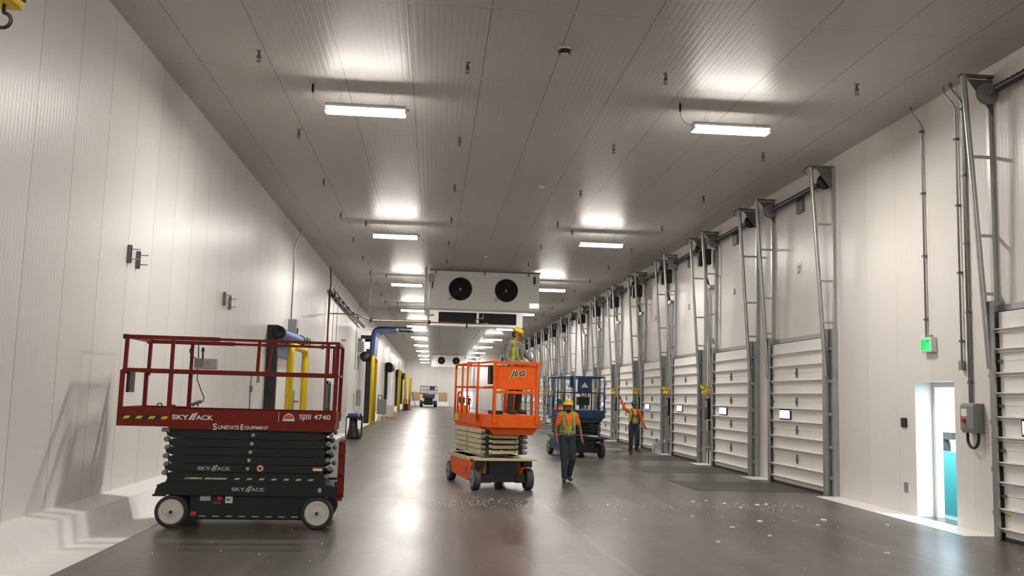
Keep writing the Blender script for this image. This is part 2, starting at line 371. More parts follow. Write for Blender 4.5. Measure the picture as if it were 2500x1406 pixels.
# ---------------------------------------------------------------- batten lights
def make_light():
    r = empty('batten_light', 'x', 'light')
    dz = MB().use('lampside').prism([(-.095,-.108),(.095,-.108),(.115,-.02),(-.115,-.02)], -.64, .64, 'x')
    dz.use('lamp').box(-.64, .64, -.093, .093, -.112, -.108)
    dz.build('diffuser', None, r)
    h_ = MB().prism([(-.125,-.032),(-.12,-.032),(-.115,-.019),(.115,-.019),(.12,-.032),(.125,-.032),(.12,.005),(.05,.05),(-.05,.05),(-.12,.005)], -.66, .66, 'x')
    for s_ in (-1, 1): h_.box(.65*s_-.012, .65*s_+.012, -.11, .11, -.10, .03)
    h_.build('housing', 'white', r)
    for x in (-.42, .42):
        MB().path([(x-.03,0,.05),(x,0,.36),(x+.03,0,.05)], .003, 4).build('hanger_wire', 'galvd', r)
    MB().path([(-.66,0,0),(-.74,0,.0),(-.82,0,.05),(-.87,0,.14),(-.88,0,.24)], .008, 6).build('power_cord', 'white', r)
    MB().tube((-.88,0,.22), (-.88,0,.36), .02, n=8).build('cord_grip', 'black', r)
    MB().tube((.66,0,-.01), (.72,0,-.01), .025, n=8).build('end_plug', 'white', r)
    return r
L0 = make_light(); first = True
for row, x in (('left', -1.27), ('right', 4.90)):
    for k in range(-2, 11):
        y = 15.2 + 12.42*k
        if y < Y0+1 or y > Y1-2: continue
        o = L0 if first else copy_tree(L0); first = False
        o.location = (x, y, 6.45)
        if k >= 0: lb = 'lit white batten light, %s from the camera in the %s ceiling row' % (ORD[k], row)
        else: lb = 'lit white batten light of the %s row, %s the camera' % (row, 'just above' if k == -1 else 'well behind')
        tag(o, lb, 'light', 'batten lights hung under the ceiling')

# ---------------------------------------------------------------- sprinkler heads and other ceiling devices
def make_sprinkler():
    r = MB()
    r.lathe([(0,.07),(.032,.07),(.034,.058),(.012,.05),(.012,.0),(.02,-.005),(.02,-.03),(.008,-.035),(0,-.035)], (0,0,0), 'z', 12)
    r.tube((-.014,0,-.03), (-.006,0,-.075), .004, n=5); r.tube((.014,0,-.03), (.006,0,-.075), .004, n=5); r.lathe([(0,-.073),(.022,-.073),(.022,-.078),(0,-.078)], (0,0,0), 'z', 12)
    return r.build('sprinkler_head', 'galvd')
S0 = make_sprinkler(); S0.scale = (1,1,1); first = True
for i, x in enumerate((-2.77, .35, 3.42, 6.48)):
    for k in range(-1, 17):
        o = S0 if first else S0.copy()
        if not first: C.objects.link(o)
        first = False; o.location = (x, 13.8+4.21*k, H-.07)
        o.scale = (1.7, 1.7, 1.25)
        tag(o, 'small steel sprinkler head, %s row from the left, %s' % (ORD[i], ('%s from the camera' % ORD[k]) if k >= 0 else 'the one just above the frame'), 'sprinkler', 'sprinkler heads in the ceiling')
dm = empty('ceiling_camera', 'round dark lensed dome fixed to ceiling right of the first left light', 'camera', (1.72, 12.95, H))
MB().lathe([(0,0),(.09,0),(.09,-.04),(.075,-.05),(0,-.05)], (0,0,0), 'z', 20).build('mount', 'white', dm)
MB().lathe([(0,-.05),(.10,-.05),(.105,-.07),(.09,-.095),(0,-.10)], (0,0,0), 'z', 20).build('lens_ring', 'black', dm)
MB().ball((0,0,-.09), .06, .06, .03).build('lens', 'greyl', dm)
def det(x, y, lb): tag(MB().lathe([(0,0),(.075,0),(.08,-.03),(.05,-.055),(0,-.06)], (x, y, H), 'z', 18).build('smoke_detector', 'white'), lb, 'detector')
det(2.43, 21.9, 'white smoke detector on the ceiling nearest the camera'); det(1.73, 33.6, 'white smoke detector on ceiling just before the near cooler')

# ---------------------------------------------------------------- evaporator coolers
def make_cooler(name, label, y, dark_front):
    e = empty(name, label, 'cooler', (0, y, 0))
    x0, x1, z0, z1 = -.28, 4.1, 5.22, 6.66
    if not dark_front:
        b = MB().box(x0, x1, .0, .95, z0, z1); b.box(x0-.02, x1+.02, -.02, .95, z0-.05, z0)
        for x in (x0+.42, 1.86, x1-.5): b.box(x-.01, x+.01, -.006, 0, z0, z1)
        b.build('casing', 'white', e)
        for cx in (.95, 2.78):
            ring = MB().lathe([(.46,.02),(.49,.02),(.49,-.02),(.46,-.025)], (cx, 0, 5.96), 'y', 36, ring=True); ring.build('fan_ring', 'white', e)
            f = MB().lathe([(0,-.004),(.46,-.004),(.46,-.012),(0,-.012)], (cx,0,5.96), 'y', 36).build('fan_opening', 'darkgap', e)
            g = MB()
            for r_ in (.1, .17, .24, .31, .38, .44): g.lathe([(r_-.003,-.03),(r_+.003,-.03),(r_+.003,-.036),(r_-.003,-.036)], (cx,0,5.96), 'y', 32, ring=True)
            g.build('fan_guard', 'black', e)
            bl = MB()
            for k in range(5):
                a = 2*PI*k/5; q = Matrix.Rotation(a, 3, 'Y')
                vs = [q @ Vector(v) for v in ((.06,-.016,-.05),(.40,-.014,-.13),(.43,-.022,.10),(.06,-.022,.06))]
                bl._add([v+Vector((cx,0,5.96)) for v in vs], [(0,1,2,3)])
            bl.build('fan_blade_set', 'darkgap', e)
            MB().box(cx-.05, cx+.03, -.05, -.02, 5.9, 5.98).build('fan_hub', 'greyl', e)
            MB().bar((cx-.03,-.05,5.93), (cx-.48,-.05,5.52), .018).bar((cx+.02,-.05,5.9), (cx-.41,-.05,5.49), .018).build('motor_bracket', 'black', e)
        MB().box(x0-.06, x0+.2, -.1, 0, 6.2, 6.5).build('junction_box', 'greyl', e)
        MB().tube((x0+.12,-.05,6.2), (x0+.12,-.05,5.95), .02).build('cable_whip', 'black', e)
        MB().box(x1-.25, x1-.15, -.008, 0, 6.25, 6.55).build('rating_plate', 'black', e)
        MB().box(x1-.38, x1-.0, -.006, 0, 5.28, 5.48).build('access_panel', 'steel', e)
    else:
        b = MB().box(x0, x1, .0, .9, 5.62, z1).box(x0, x1, 0, .9, 4.98, 5.1).box(x0, .15, 0, .9, 5.1, 5.62).box(3.8, x1, 0, .9, 5.1, 5.62).box(1.93, 2.03, 0, .9, 5.1, 5.62)
        b.prism([(-.35,4.98),(0,4.92),(0,5.08),(-.35,5.02)], x0-.02, x1+.02, 'x') if 0 else None
        b.build('casing', 'white', e)
        c_ = MB().box(.15, 3.8, .12, .5, 5.1, 5.62); c_.build('coil_face', 'darkgap', e)
    hr = MB().box(x0, x1+.05, .1, .16, z1+.02, z1+.08)
    for x in (x0+.25, 1.9, x1-.45): hr.box(x-.03, x+.03, -.02, .16, z1-.12, z1+.06); hr.box(x-.01, x+.01, .1, .14, z1, H)
    hr.build('hanger_rail', 'galvd', e)
    return e
make_cooler('evaporator_cooler', 'near white twin fan evaporator cooler hung from ceiling', 37.0, False)
make_cooler('evaporator_cooler', 'white cooler with black coil slots right behind the near fan unit', 43.8, True)
make_cooler('evaporator_cooler', 'distant white twin fan evaporator cooler at far end of hall', 117.0, False)
pp = MB(); pp.path([(-.42,37.4,H),(-.42,37.4,6.0),(-.42,37.4,5.05),(-.36,37.4,4.93),(-.2,37.4,4.9),(-.06,37.4,4.93)], .045, 10); tag(pp.build('drain_pipe', 'white'), 'white insulated pipe dropping beside left end of the near cooler', 'pipe')
# copper pipe crossing in front of the coolers
pl = empty('copper_pipe', 'copper coloured pipe crossing the hall below the near cooler', 'pipe')
MB().path([(-4.4,39.6,5.02),(-3.3,39.6,5.02),(-2.8,39.8,4.84),(-2.7,40,4.82),(0,40,4.82),(1.6,40,4.82),(2.26,40,4.82)], .028, 8).build('pipe_run', 'copper', pl)
MB().path([(1.7,40,4.85),(1.75,40,5.0),(1.9,40,5.05),(2.05,40.5,5.1),(2.1,41,5.3)], .025, 8).build('trap_bend', 'galvd', pl)
MB().path([(1.35,40,4.84),(1.35,40,4.6)], .03, 8).build('drain_stub', 'black', pl)
for x in (-2.8, -.3): MB().tube((x,40,4.8), (x,40,H), .012, n=6).build('hanger_rod', 'galvd', pl)
for x in (-2.72, -.25): MB().box(x-.05, x+.05, 39.95, 40.05, 4.74, 4.9).build('pipe_clamp', 'black', pl)
# brown riser and bundle on the left wall
br = empty('brown_riser_pipe', 'brown vertical riser pipe on the left wall with sloping branch', 'pipe')
MB().path([(-4.33,38.5,0),(-4.33,38.5,5.9)], .045, 10).build('riser', 'copper', br)
MB().path([(-4.33,38.5,5.9),(-4.3,38.5,6.1),(-4.3,38.3,6.45),(-4.3,38.1,H-.03)], .035, 8).build('top_offset', 'galvd', br)
MB().path([(-4.3,38.6,5.85),(-4.28,42,5.75),(-4.25,50,5.65),(-4.2,56,5.6)], .055, 8).path([(-4.2,38.6,5.93),(-4.2,50,5.72),(-4.15,56,5.66)], .03, 8).build('branch', 'galvd', br)
for y in (39.5, 41.5, 43.5, 46, 49, 52): MB().box(-4.42, -4.2, y-.03, y+.03, 5.72, 5.9).build('pipe_clamp', 'black', br)
MB().path([(-4.36,37.2,3.4),(-4.36,37.2,3.55),(-4.3,37.6,3.6)], .05, 8).build('elbow_fitting', 'galvd', br)

# ---------------------------------------------------------------- dock doors on the right wall
STR_Z = [.155,.42,.78,1.05,1.39,1.67,2.0,2.28,2.61,2.89]
def make_dock_door():
    r = empty('door_2', 'x', 'door', (XR,0,0), kind='structure')
    p = MB(); W = 3.0
    p.box(-.13, -.07, 0, W, .05, .60); p.box(-.13, -.07, 0, W, .604, 1.22); p.box(-.13, -.07, 0, W, 1.224, 1.83); p.box(-.13, -.07, 0, W, 1.834, 2.45); p.box(-.13, -.07, 0, W, 2.454, 3.14)
    p.build('door_panel', 'door', r)
    MB().box(-.15, -.05, 0, W, 0.005, .05).build('bottom_seal', 'rubber', r)
    for z in STR_Z:
        MB().prism([(-.13,z-.045),(-.145,z-.045),(-.15,z),(-.20,z+.004),(-.20,z+.016),(-.13,z+.02)], -.09, W+.09, 'y').build('strut', 'door', r)
    for z in (.6, 1.22, 1.83, 2.45):
        h_ = MB(); h_.prism([(1.52,z-.10),(1.555,z),(1.52,z+.10),(1.485,z)], -.165, -.13, 'x'); h_.tube((-.17,1.46,z), (-.17,1.58,z), .012, n=6)
        h_.build('hinge', 'galvd', r)
        for y in (.02, W-.02):
            MB().box(-.17, -.13, y-.05, y+.05, z-.02, z+.02).build('hinge_roller', 'galvd', r)
    wn = MB(); wy0, wy1, wz0, wz1 = 1.86, 2.54, 1.43, 1.665
    wn.box(-.155, -.13, wy0, wy1, wz0, wz1); w_ = wn.build('window_frame', 'black', r, bevel=.02)
    MB().box(-.162, -.155, wy0+.06, wy1-.04, wz0+.03, wz1-.03).build('pane', 'daylight', w_)
    MB().box(-.135, -.131, W-.14, W-.02, .33, .42).box(-.215, -.21, W+.02, W+.09, .2, .42).build('hazard_label', 'decaly', r)
    return r
def make_track():
    r = empty('door_track', 'x', 'door track', (XR,0,0)); W = 3.0
    for s_, yb in ((-1, 0), (1, W)):
        a = MB(); y = lambda t: yb + s_*t
        def bx(x0, x1, t0, t1, z0, z1): a.box(x0, x1, min(y(t0), y(t1)), max(y(t0), y(t1)), z0, z1)
        bx(-.22, -.19, .0, .10, 0, 3.3); bx(-.22, -.0, .10, .115, 0, 3.3); bx(-.12, 0, .18, .27, 0, 3.3); bx(-.03, 0, .11, .2, 0, 3.3)
        a.build('lower_guide', 'galv', r)
        for z in (.35, .95, 1.6, 2.25, 2.9): MB().box(-.16, -.10, min(y(.10), y(.24)), max(y(.10), y(.24)), z-.03, z+.03).build('guide_bracket', 'galv', r)
        MB().box(-.09, -.0, min(y(.12), y(.185)), max(y(.12), y(.185)), 0, 3.25).build('slot_shade', 'darkgap', r)  # dark strip put in for the shade inside the guide slot
        MB().box(-.07, 0, min(y(.18), y(.25)), max(y(.18), y(.25)), 3.3, 6.60).build('upper_post', 'galv', r)
        MB().tube((-.20, y(.13), 2.35), (-.47, y(.13), 6.62), .042, n=12).build('inclined_guide', 'galv', r)
        for z in (3.42, 4.26, 5.42):
            xx = -.20-.27*(z-2.35)/4.27
            MB().box(xx, -.04, min(y(.17), y(.21)), max(y(.17), y(.21)), z-.02, z+.02).build('rung', 'galv', r)
        MB().box(-.52, 0, min(y(.12), y(.2)), max(y(.12), y(.2)), 6.60, 6.64).build('top_arm', 'galvd', r)
        MB().prism([(0,6.58),(-.38,6.58),(0,6.05)], min(y(.17), y(.185)), max(y(.17), y(.185)), 'y').build('gusset_plate', 'galvd', r)
        MB().lathe([(0,-.03),(.15,-.03),(.16,-.02),(.13,0),(.16,.02),(.15,.03),(0,.03)], (-.16, y(.10 if s_ < 0 else .06), 6.33), 'y', 22).build('cable_drum', 'black' if s_ < 0 else 'grey', r)
    MB().box(-.09, 0, -.1, W+.1, 3.16, 3.25).build('header_bar', 'galv', r)
    n = 44; prof = [(0, .12)]
    for i in range(n+1): prof.append((.052+.012*(i % 2), .14+i*(W-.3)/n))
    prof.append((0, W-.13))
    MB().lathe(prof, (-.16,0,6.33), 'y', 12).build('torsion_spring', 'black', r)
    MB().tube((-.16,-.15,6.33), (-.16,W+.15,6.33), .018, n=8).build('shaft', 'steel', r)
    MB().box(-.05, 0, 1.35, 1.72, 6.0, 6.45).build('bearing_plate', 'galvd', r)
    MB().path(arc((-.53, 6.52), .08, -PI/2, -3*PI/2, 8, lambda a, b: (a, -.13, b)), .008, 6).build('cable_loop', 'black', r)
    return r
def make_opener():
    r = empty('door_opener', 'x', 'opener', (XR,0,0))
    b = MB(); b.box(-.42, -.12, 3.40, 3.74, 5.72, 6.18); b.build('control_cover', 'black', r, bevel=.02)
    MB().box(-.50, -.36, 3.36, 3.50, 5.66, 6.1).build('motor', 'black', r)
    MB().box(-.46, -.42, 3.62, 3.70, 5.9, 6.0).build('brake_cover', 'red', r)
    MB().tube((-.3,3.5,6.18), (-.25,3.5,6.4), .02, n=8).build('drive_chain', 'galvd', r); MB().tube((-.22,3.66,6.18), (-.2,3.66,6.4), .02, n=8).build('drive_chain', 'galvd', r)
    MB().path([(-.3,3.5,5.72),(-.25,3.55,5.4),(-.15,3.6,5.15)], .014, 6).path([(-.2,3.68,5.72),(-.2,3.62,5.4),(-.12,3.62,5.15)], .014, 6).build('motor_cable', 'black', r)
    return r
def make_conduits():
    r = empty('conduit_run', 'x', 'conduit', (XR,0,0))
    for y, x, z0 in ((3.57,-.06,2.3), (3.67,-.05,1.93), (3.77,-.05,1.3), (3.88,-.06,.9)):
        MB().tube((x,y,z0), (x,y,5.15), .018, n=8).build('conduit', 'galv', r)
    MB().box(-.12, 0, 3.54, 3.93, 5.05, 5.15).build('support_strut', 'galv', r); MB().box(-.1, 0, 3.54, 3.93, 3.55, 3.6).build('support_strut', 'galv', r)
    return r
def make_docklight():
    r = empty('dock_light', 'x', 'light', (XR,0,0))
    MB().box(-.08, 0, 3.40, 3.52, 2.02, 2.2).build('wall_plate', 'black', r)
    MB().bar((-.05,3.45,2.16), (-.42,3.38,2.20), .05, .06).bar((-.42,3.38,2.20), (-.38,3.2,2.14), .045).build('arm', 'yellow', r)
    MB().lathe([(0,-.08),(.045,-.08),(.07,.0),(.075,.06),(.06,.08),(0,.08)], (-.36,3.2,2.03), 'x', 16).build('lamp_head', 'yellow', r)
    MB().lathe([(0,0),(.055,0),(.055,.005),(0,.005)], (-.445,3.2,2.03), 'x', 16).build('lens', 'greyl', r)
    MB().path([(-.3,3.22,1.98),(-.2,3.3,1.93),(-.1,3.4,1.92)], .012, 6).build('cord', 'black', r)
    return r
def make_control():
    r = empty('dock_control_box', 'x', 'control box', (XR,0,0))
    MB().box(-.22, 0, 3.40, 3.70, 1.28, 1.88).build('enclosure', 'black', r, bevel=.01)
    MB().box(-.226, -.22, 3.45, 3.65, 1.62, 1.8).build('label_plate', 'grey', r)
    return r
def make_restraint():
    r = empty('hydraulic_unit', 'x', 'hydraulic unit', (XR,0,0))
    MB().tube((-.16,3.5,.52), (-.16,3.5,.95), .07, n=14).build('cylinder', 'grey', r)
    MB().box(-.3, -.02, 3.38, 3.66, .40, .50).build('bracket', 'steel', r)
    MB().path([(-.16,3.5,.40),(-.16,3.5,.2),(-.14,3.58,.06),(-.1,3.7,.03)], .02, 8).build('hose', 'black', r)
    MB().tube((-.1,3.58,.7),(-.1,3.6,1.25),.05,n=10).build('motor','black',r)
    return r
D0 = make_dock_door(); T0 = make_track(); O0 = make_opener(); K0 = make_conduits(); Q0 = make_docklight(); B0 = make_control(); H0 = make_restraint()
NUM = {1:'27', 2:'26', 3:'25', 4:'24'}
for i, y in enumerate(DOORS):
    def inst(p):
        o = p if i == 0 else copy_tree(p); o.location = (XR-.002, y, 0); return o
    if i == 0: bay = 'cut by the right edge of the picture'
    elif 0: pass
    elif i < 8: bay = 'at the %s bay beyond the open doorway' % ORD[i-1]
    else: bay = 'at the %s bay of the farther run' % ORD[i-8]
    o = inst(D0); o.name = 'door_%d' % (i+2); tag(o, 'white sectional dock door ' + bay, 'door')
    inst(T0)['label'] = 'galvanised lift guides and spring shaft ' + bay
    if i >= 2:
        for p, t in ((O0,'black motor opener hung high '), (K0,'bundle of steel conduits '), (Q0,'yellow swing arm dock light '), (B0,'black dock control box '), (H0,'hydraulic unit near the floor ')):
            o = p if i == 2 else copy_tree(p); o.location = (XR-.002, y, 0); o['label'] = t + bay
        pass
    if i >= 1:
        lv = MB(); lv.box(5.55, 7.78, y+.48, y+2.6, 0, .006); lv.box(5.35, 5.55, y+.48, y+2.6, 0, .009)
        tag(lv.build('dock_leveler', 'leveler'), 'dark steel dock plate in the floor ' + bay, 'dock plate', 'dock levelers along the right wall')
    if i in NUM:
        s_ = empty('bay_number_sign', 'white bay number sign above the %s dock door beyond the open doorway' % ORD[i-1], 'sign', (XR, y+1.67, 4.75))
        MB().box(-.004, 0, -.17, .17, -.15, .15).build('plate', 'decal', s_)
        text(NUM[i], .2, .18, (-.006,0,0), (PI/2,0,-PI/2), 'black', s_, 'number', bold=.05)

# ---------------------------------------------------------------- right wall fittings
def conduit(y, z0, lb, r=.018, top=6.45, x=XR-.035):
    e = empty('conduit', lb, 'conduit')
    MB().path([(x,y,z0),(x,y,top),(x-.04,y+.02,top+.1),(x-.14,y+.06,H-.12),(x-.15,y+.06,H-.02)], r, 8).build('pipe', 'galv', e)
    for z in [z0+.3+1.05*k for k in range(int((top-z0-.3)/1.05)+1)]: MB().box(x-.03, XR-.002, y-.03, y+.03, z-.015, z+.015).build('clip', 'galvd', e)
conduit(14.64, 2.91, 'single steel conduit dropping to the green exit sign')
conduit(13.62, 2.50, 'left of two steel conduits between exit sign and the right edge', .016)
conduit(13.42, 1.87, 'steel conduit dropping to the grey switch box with red button', .028)
MB_ = MB().box(XR-.07, XR, 13.58, 13.66, 2.36, 2.5); tag(MB_.build('junction_box', 'grey'), 'small grey junction box at the foot of the left conduit', 'box')
ex = empty('exit_sign', 'green lit exit sign above the open doorway', 'sign', (XR, 14.55, 2.79))
MB().box(-.10, 0, -.17, .17, -.12, .12).build('case', 'white', ex, bevel=.01)
MB().box(-.106, -.10, -.145, .145, -.10, .10).build('green_face', 'green', ex)
text('EXIT', .24, .14, (-.109,0,0), (PI/2,0,-PI/2), 'exitletter', ex, bold=.02)
MB().box(-.05, 0, -.06, .06, .12, .16).build('canopy', 'grey', ex)
sb = empty('disconnect_switch', 'grey electrical switch box with red button and black cable loop', 'switch box', (XR, 13.31, 1.65))
MB().prism([(0,-.22),(-.14,-.22),(-.17,-.16),(-.17,.17),(-.13,.21),(0,.21)], -.17, .17, 'y').build('enclosure', 'grey', sb)
MB().tube((-.17,.06,-.04), (-.21,.06,-.04), .035, n=16).build('red_button', 'redb', sb)
MB().box(-.174, -.17, .0, .14, .02, .13).build('label_plate', 'decal', sb)
MB().path([(-.08,.14,-.22)] + arc((.0, -.30), .14, 0, -PI, 12, lambda a, b: (-.08, a, b)) + [(-.08,-.14,-.22)], .022, 8).build('cable_loop', 'black', sb)
tag(MB().box(XR-.03, XR, 15.38, 15.56, 1.44, 1.60).build('keypad', 'black', bevel=.01), 'black access keypad left of the open doorway', 'keypad')
tag(MB().box(XR-.012, XR, 15.4, 15.52, .36, .52).build('outlet_plate', 'grey'), 'grey outlet plate low on wall left of the open doorway', 'outlet')
tag(MB().box(XR-.008, XR, 15.75, 15.85, 1.62, 1.76).build('switch_plate', 'white'), 'blank white wall plate left of the black keypad', 'plate')

# ---------------------------------------------------------------- left wall fittings
def bracket(y, z0, z1, lb):
    e = empty('strut_bracket', lb, 'bracket', (XL, y, 0), group='steel brackets on the left wall')
    c_ = MB().box(0, .05, -.03, .03, z0, z1); c_.build('channel', 'galvd', e)
    MB().box(.05, .052, -.018, .018, z0+.01, z1-.01).build('slot', 'darkgap', e)
    for z in (z0+.06, z1-.06): MB().tube((.05,0,z), (.17,0,z), .009, n=6).build('rod', 'galv', e)
bracket(13.72, 3.53, 3.79, 'leftmost steel wall bracket, nearest the camera'); bracket(14.12, 3.50, 3.76, 'steel wall bracket, second from the left')
bracket(19.9, 3.50, 3.78, 'steel wall bracket, third from the left'); bracket(20.45, 3.46, 3.75, 'steel wall bracket, fourth from the left')
bracket(33.0, 3.35, 3.62, 'small distant steel bracket, left of the last pair'); bracket(33.7, 3.33, 3.6, 'small distant steel bracket, right of the last pair')
def lconduit(y, z0, lb, r=.02):
    MBx = MB().path([(XL+.04,y,z0),(XL+.04,y,6.2),(XL+.08,y+.05,6.4),(XL+.16,y+.1,6.55),(XL+.17,y+.1,H)], r, 8)
    tag(MBx.build('conduit', 'galv'), lb, 'conduit')
lconduit(29.0, 3.92, 'steel conduit rising from grey panel above first left door'); lconduit(40.8, 2.4, 'thin conduit just beyond the brown riser pipe', .015)
lconduit(42.4, 2.4, 'second thin conduit beyond the brown riser pipe', .015); lconduit(53.2, 3, 'conduit rising before the blue curtain door', .02); lconduit(24.2, 0.4, 'thin conduit before the first left door', .012) if 0 else None
eb = empty('electrical_panel', 'grey electrical panel high on left wall above the blue roller', 'electrical panel', (XL, 29.0, 3.57))
MB().box(0, .25, -.28, .28, -.35, .35).build('enclosure', 'grey', eb, bevel=.01)
MB().box(.25, .26, -.24, .24, -.3, .3).build('cover', 'greyl', eb); MB().box(.26, .3, -.22, -.18, -.08, .08).build('latch', 'black', eb)
ds = empty('disconnect_switch', 'grey wall switch with red handle between the yellow posts', 'switch box', (XL, 29.45, 1.45))
MB().box(0, .18, -.2, .2, -.33, .33).build('enclosure', 'grey', ds, bevel=.01); MB().bar((.18,0,0), (.30,.12,-.02), .05).build('handle', 'redb', ds)
MB().path([(.09,0,-.33),(.09,0,-.6),(.05,-.1,-1.1)], .02, 6).build('cable', 'black', ds)
e = empty('conduit', 'thin conduit with small switch on the left wall before the black jamb', 'conduit', (XL, 23.35, 0))
MB().tube((.02,0,.33), (.02,0,2.1), .012, n=6).build('pipe', 'galvd', e); MB().box(0, .06, -.05, .05, 1.72, 1.86).build('switch', 'galvd', e)
tag(MB().box(XL, XL+.05, 24.2, 24.32, 1.95, 2.2).build('junction_box', 'grey'), 'small grey box on the left wall just before the black jamb', 'box')
# first left door with blue roller
def goalpost(name, lb, x0, y0, x1, y1, zt, r=.13):
    d_ = Vector((x1-x0, y1-y0, 0)).normalized(); rr = .3
    pts = [Vector((x0,y0,0)), Vector((x0,y0,zt-rr))]
    pts += [Vector((x0,y0,zt-rr)) + d_*rr*(1-math.cos(t)) + Vector((0,0,rr*math.sin(t))) for t in (PI/8, PI/4, 3*PI/8, PI/2)]
    pts += [Vector((x1,y1,zt-rr)) - d_*rr*(1-math.cos(t)) + Vector((0,0,rr*math.sin(t))) for t in (PI/2, 3*PI/8, PI/4, PI/8)]
    pts += [Vector((x1,y1,zt-rr)), Vector((x1,y1,0))]
    tag(MB().path(pts, r, 16).build(name, 'yellow'), lb, 'guard')
def left_door(n, ya, yb, zt, roll, lb, cover_mat):
    e = empty('door_%d' % (30+n), lb, 'door', (XL, 0, 0), kind='structure')
    MB().box(0, .28, ya-.09, ya+.09, 0, zt+.25).build('door_jamb', 'black', e)
    MB().box(0, .10, yb-.05, yb+.12, 0, zt).build('door_jamb', 'white' if n == 1 else 'black', e)
    MB().box(.0, .06, ya+.12, yb-.12, 0, zt).build('door_panel', 'white', e)
    if roll:
        MB().tube((.30,ya+.12,zt+.05), (.30,yb-.1,zt+.05), roll, n=20).build('curtain_roll', cover_mat, e)
        for y in (ya-.02, yb): MB().lathe([(0,-.14),(roll*1.15,-.14),(roll*1.2,.0),(roll*1.15,.14),(0,.14)], (.30, y, zt+.05), 'y', 22).build('end_cap', 'black', e)
        MB().box(.08, .14, ya+.12, yb-.12, zt-.55, zt-.1).build('curtain_hem', cover_mat, e)
    return e
left_door(1, 25.4, 29.3, 3.25, .15, 'white freezer door with black jambs and blue roller on left wall', 'tarp')
goalpost('door_guard', 'yellow tubular goalpost guard at the first left door', -3.98, 26.6, -3.98, 29.6, 3.02, .105)
left_door(3, 87, 90.6, 4.1, .36, 'left door with large black hood, next beyond blue curtain door', 'black')
left_door(4, 112, 115.6, 4.1, .36, 'left door with black hood, second beyond the blue curtain door', 'black')
left_door(5, 131, 134.4, 4.1, .36, 'farthest left door with small looking black hood', 'black')
goalpost('door_guard', 'yellow goalpost guard at the blue curtain door', -3.5, 54.8, -3.62, 59.2, 3.85, .11)
goalpost('door_guard', 'yellow goalpost guard at door beyond the blue curtain door', -3.0, 84.5, -3.2, 91, 3.75, .12)
goalpost('door_guard', 'yellow goalpost guard, third along the left wall from the near one', -3.2, 109.5, -3.3, 116, 3.95, .12)
goalpost('door_guard', 'farthest yellow goalpost guard on the left wall', -3.2, 130, -3.2, 135.5, 4.0, .12)
# blue high-lift curtain door
e = empty('door_32', 'open blue curtain door with black tracks curving out under ceiling', 'door', kind='structure')
for y in (55.4, 58.7):
    f_ = lambda a, b: (a, y, b)
    pts = [(-3.72,y,0),(-3.72,y,4.1),(-3.68,y,5.1)] + arc((-3.2,5.15), .45, PI, PI/2, 6, f_) + [(-2.4,y,5.62),(-1.35,y,5.62)]
    MB().path(pts, .05, 8).build('track', 'black', e)
    MB().box(-3.95, -3.70, y-.07, y+.07, 0, 4.3).build('door_jamb', 'black', e)
    MB().box(-4.3, -3.7, y-.05, y+.05, 4.9, 5.1).build('wall_arm', 'black', e)
prof = [(-3.72,4.0),(-3.66,5.0)] + arc((-3.2,5.15), .47, PI, PI/2, 6, lambda a, b: (a, b)) + [(-2.25,5.64)]
prof = prof + [(a+(.0 if i_ == 0 else .0), b) for i_, (a, b) in enumerate([(-2.25,5.46),(-3.1,5.44),(-3.35,5.32),(-3.45,5.1),(-3.5,4.0)])]
MB().prism(prof, 55.5, 58.6, 'y').build('curtain', 'tarp', e)
MB().box(-3.78, -3.6, 55.5, 58.6, 2.3, 4.0).build('lower_curtain', 'tarp', e) if 0 else None
MB().box(-3.72, -3.6, 55.42, 55.6, 2.4, 3.9).build('curtain_edge', 'tarp', e)
MB().lathe([(0,-.2),(.28,-.2),(.3,0),(.26,.2),(0,.2)], (-4.0,55.2,3.85), 'y', 20).build('drive_housing', 'black', e)
MB().box(-4.4, -4.1, 54.8, 55.2, 4.1, 4.7).build('control_enclosure', 'grey', e)
MB().box(-4.43, -4.35, 55.5, 58.6, 0, 3.9).build('door_panel', 'white', e)
MB().box(-4.3, -4.05, 53.6, 54.0, 1.0, 1.9).build('side_switch', 'grey', e)
# emergency light beyond the blue door
el = empty('spot_light_fixture', 'small twin wall spotlight beyond the yellow posts', 'light', (-4.3, 63, 3.9))
MB().path([(-.13,0,.5),(.2,0,.45),(.35,0,.1)], .03, 6).build('arm', 'black', el); MB().ball((.4,0,-.05), .22, .2, .12).build('lamp_head', 'greyl', el)
# white leaf door
wd = empty('door_36', 'white door leaf standing open at right angles to left wall', 'door', (XL, 41.0, 0), kind='structure')
MB().box(.12, .80, -.03, .03, .02, 2.08).build('door_leaf', 'white', wd)
MB().box(.0, .08, -1.3, -1.2, 0, 2.2).box(0, .08, -.15, -.05, 0, 2.2).box(0, .08, -1.3, -.05, 2.1, 2.2).build('door_frame', 'galvd', wd)
MB().box(.01, .03, -1.2, -.15, 0, 2.1).build('dark_opening', 'darkgap', wd)
MB().box(.70, .76, -.07, -.03, .95, 1.05).build('handle', 'steel', wd)
MB().box(.55, .62, -.034, -.03, .7, .85).build('notice', 'greyl', wd)
tag(MB().lathe([(0,0),(.12,0),(.14,-.05),(.1,-.1),(0,-.11)], (XL+.25, 43.8, 4.2), 'z', 16).build('wall_sensor', 'greyl'), 'small round grey sensor on the left wall beyond the riser pipe', 'sensor')

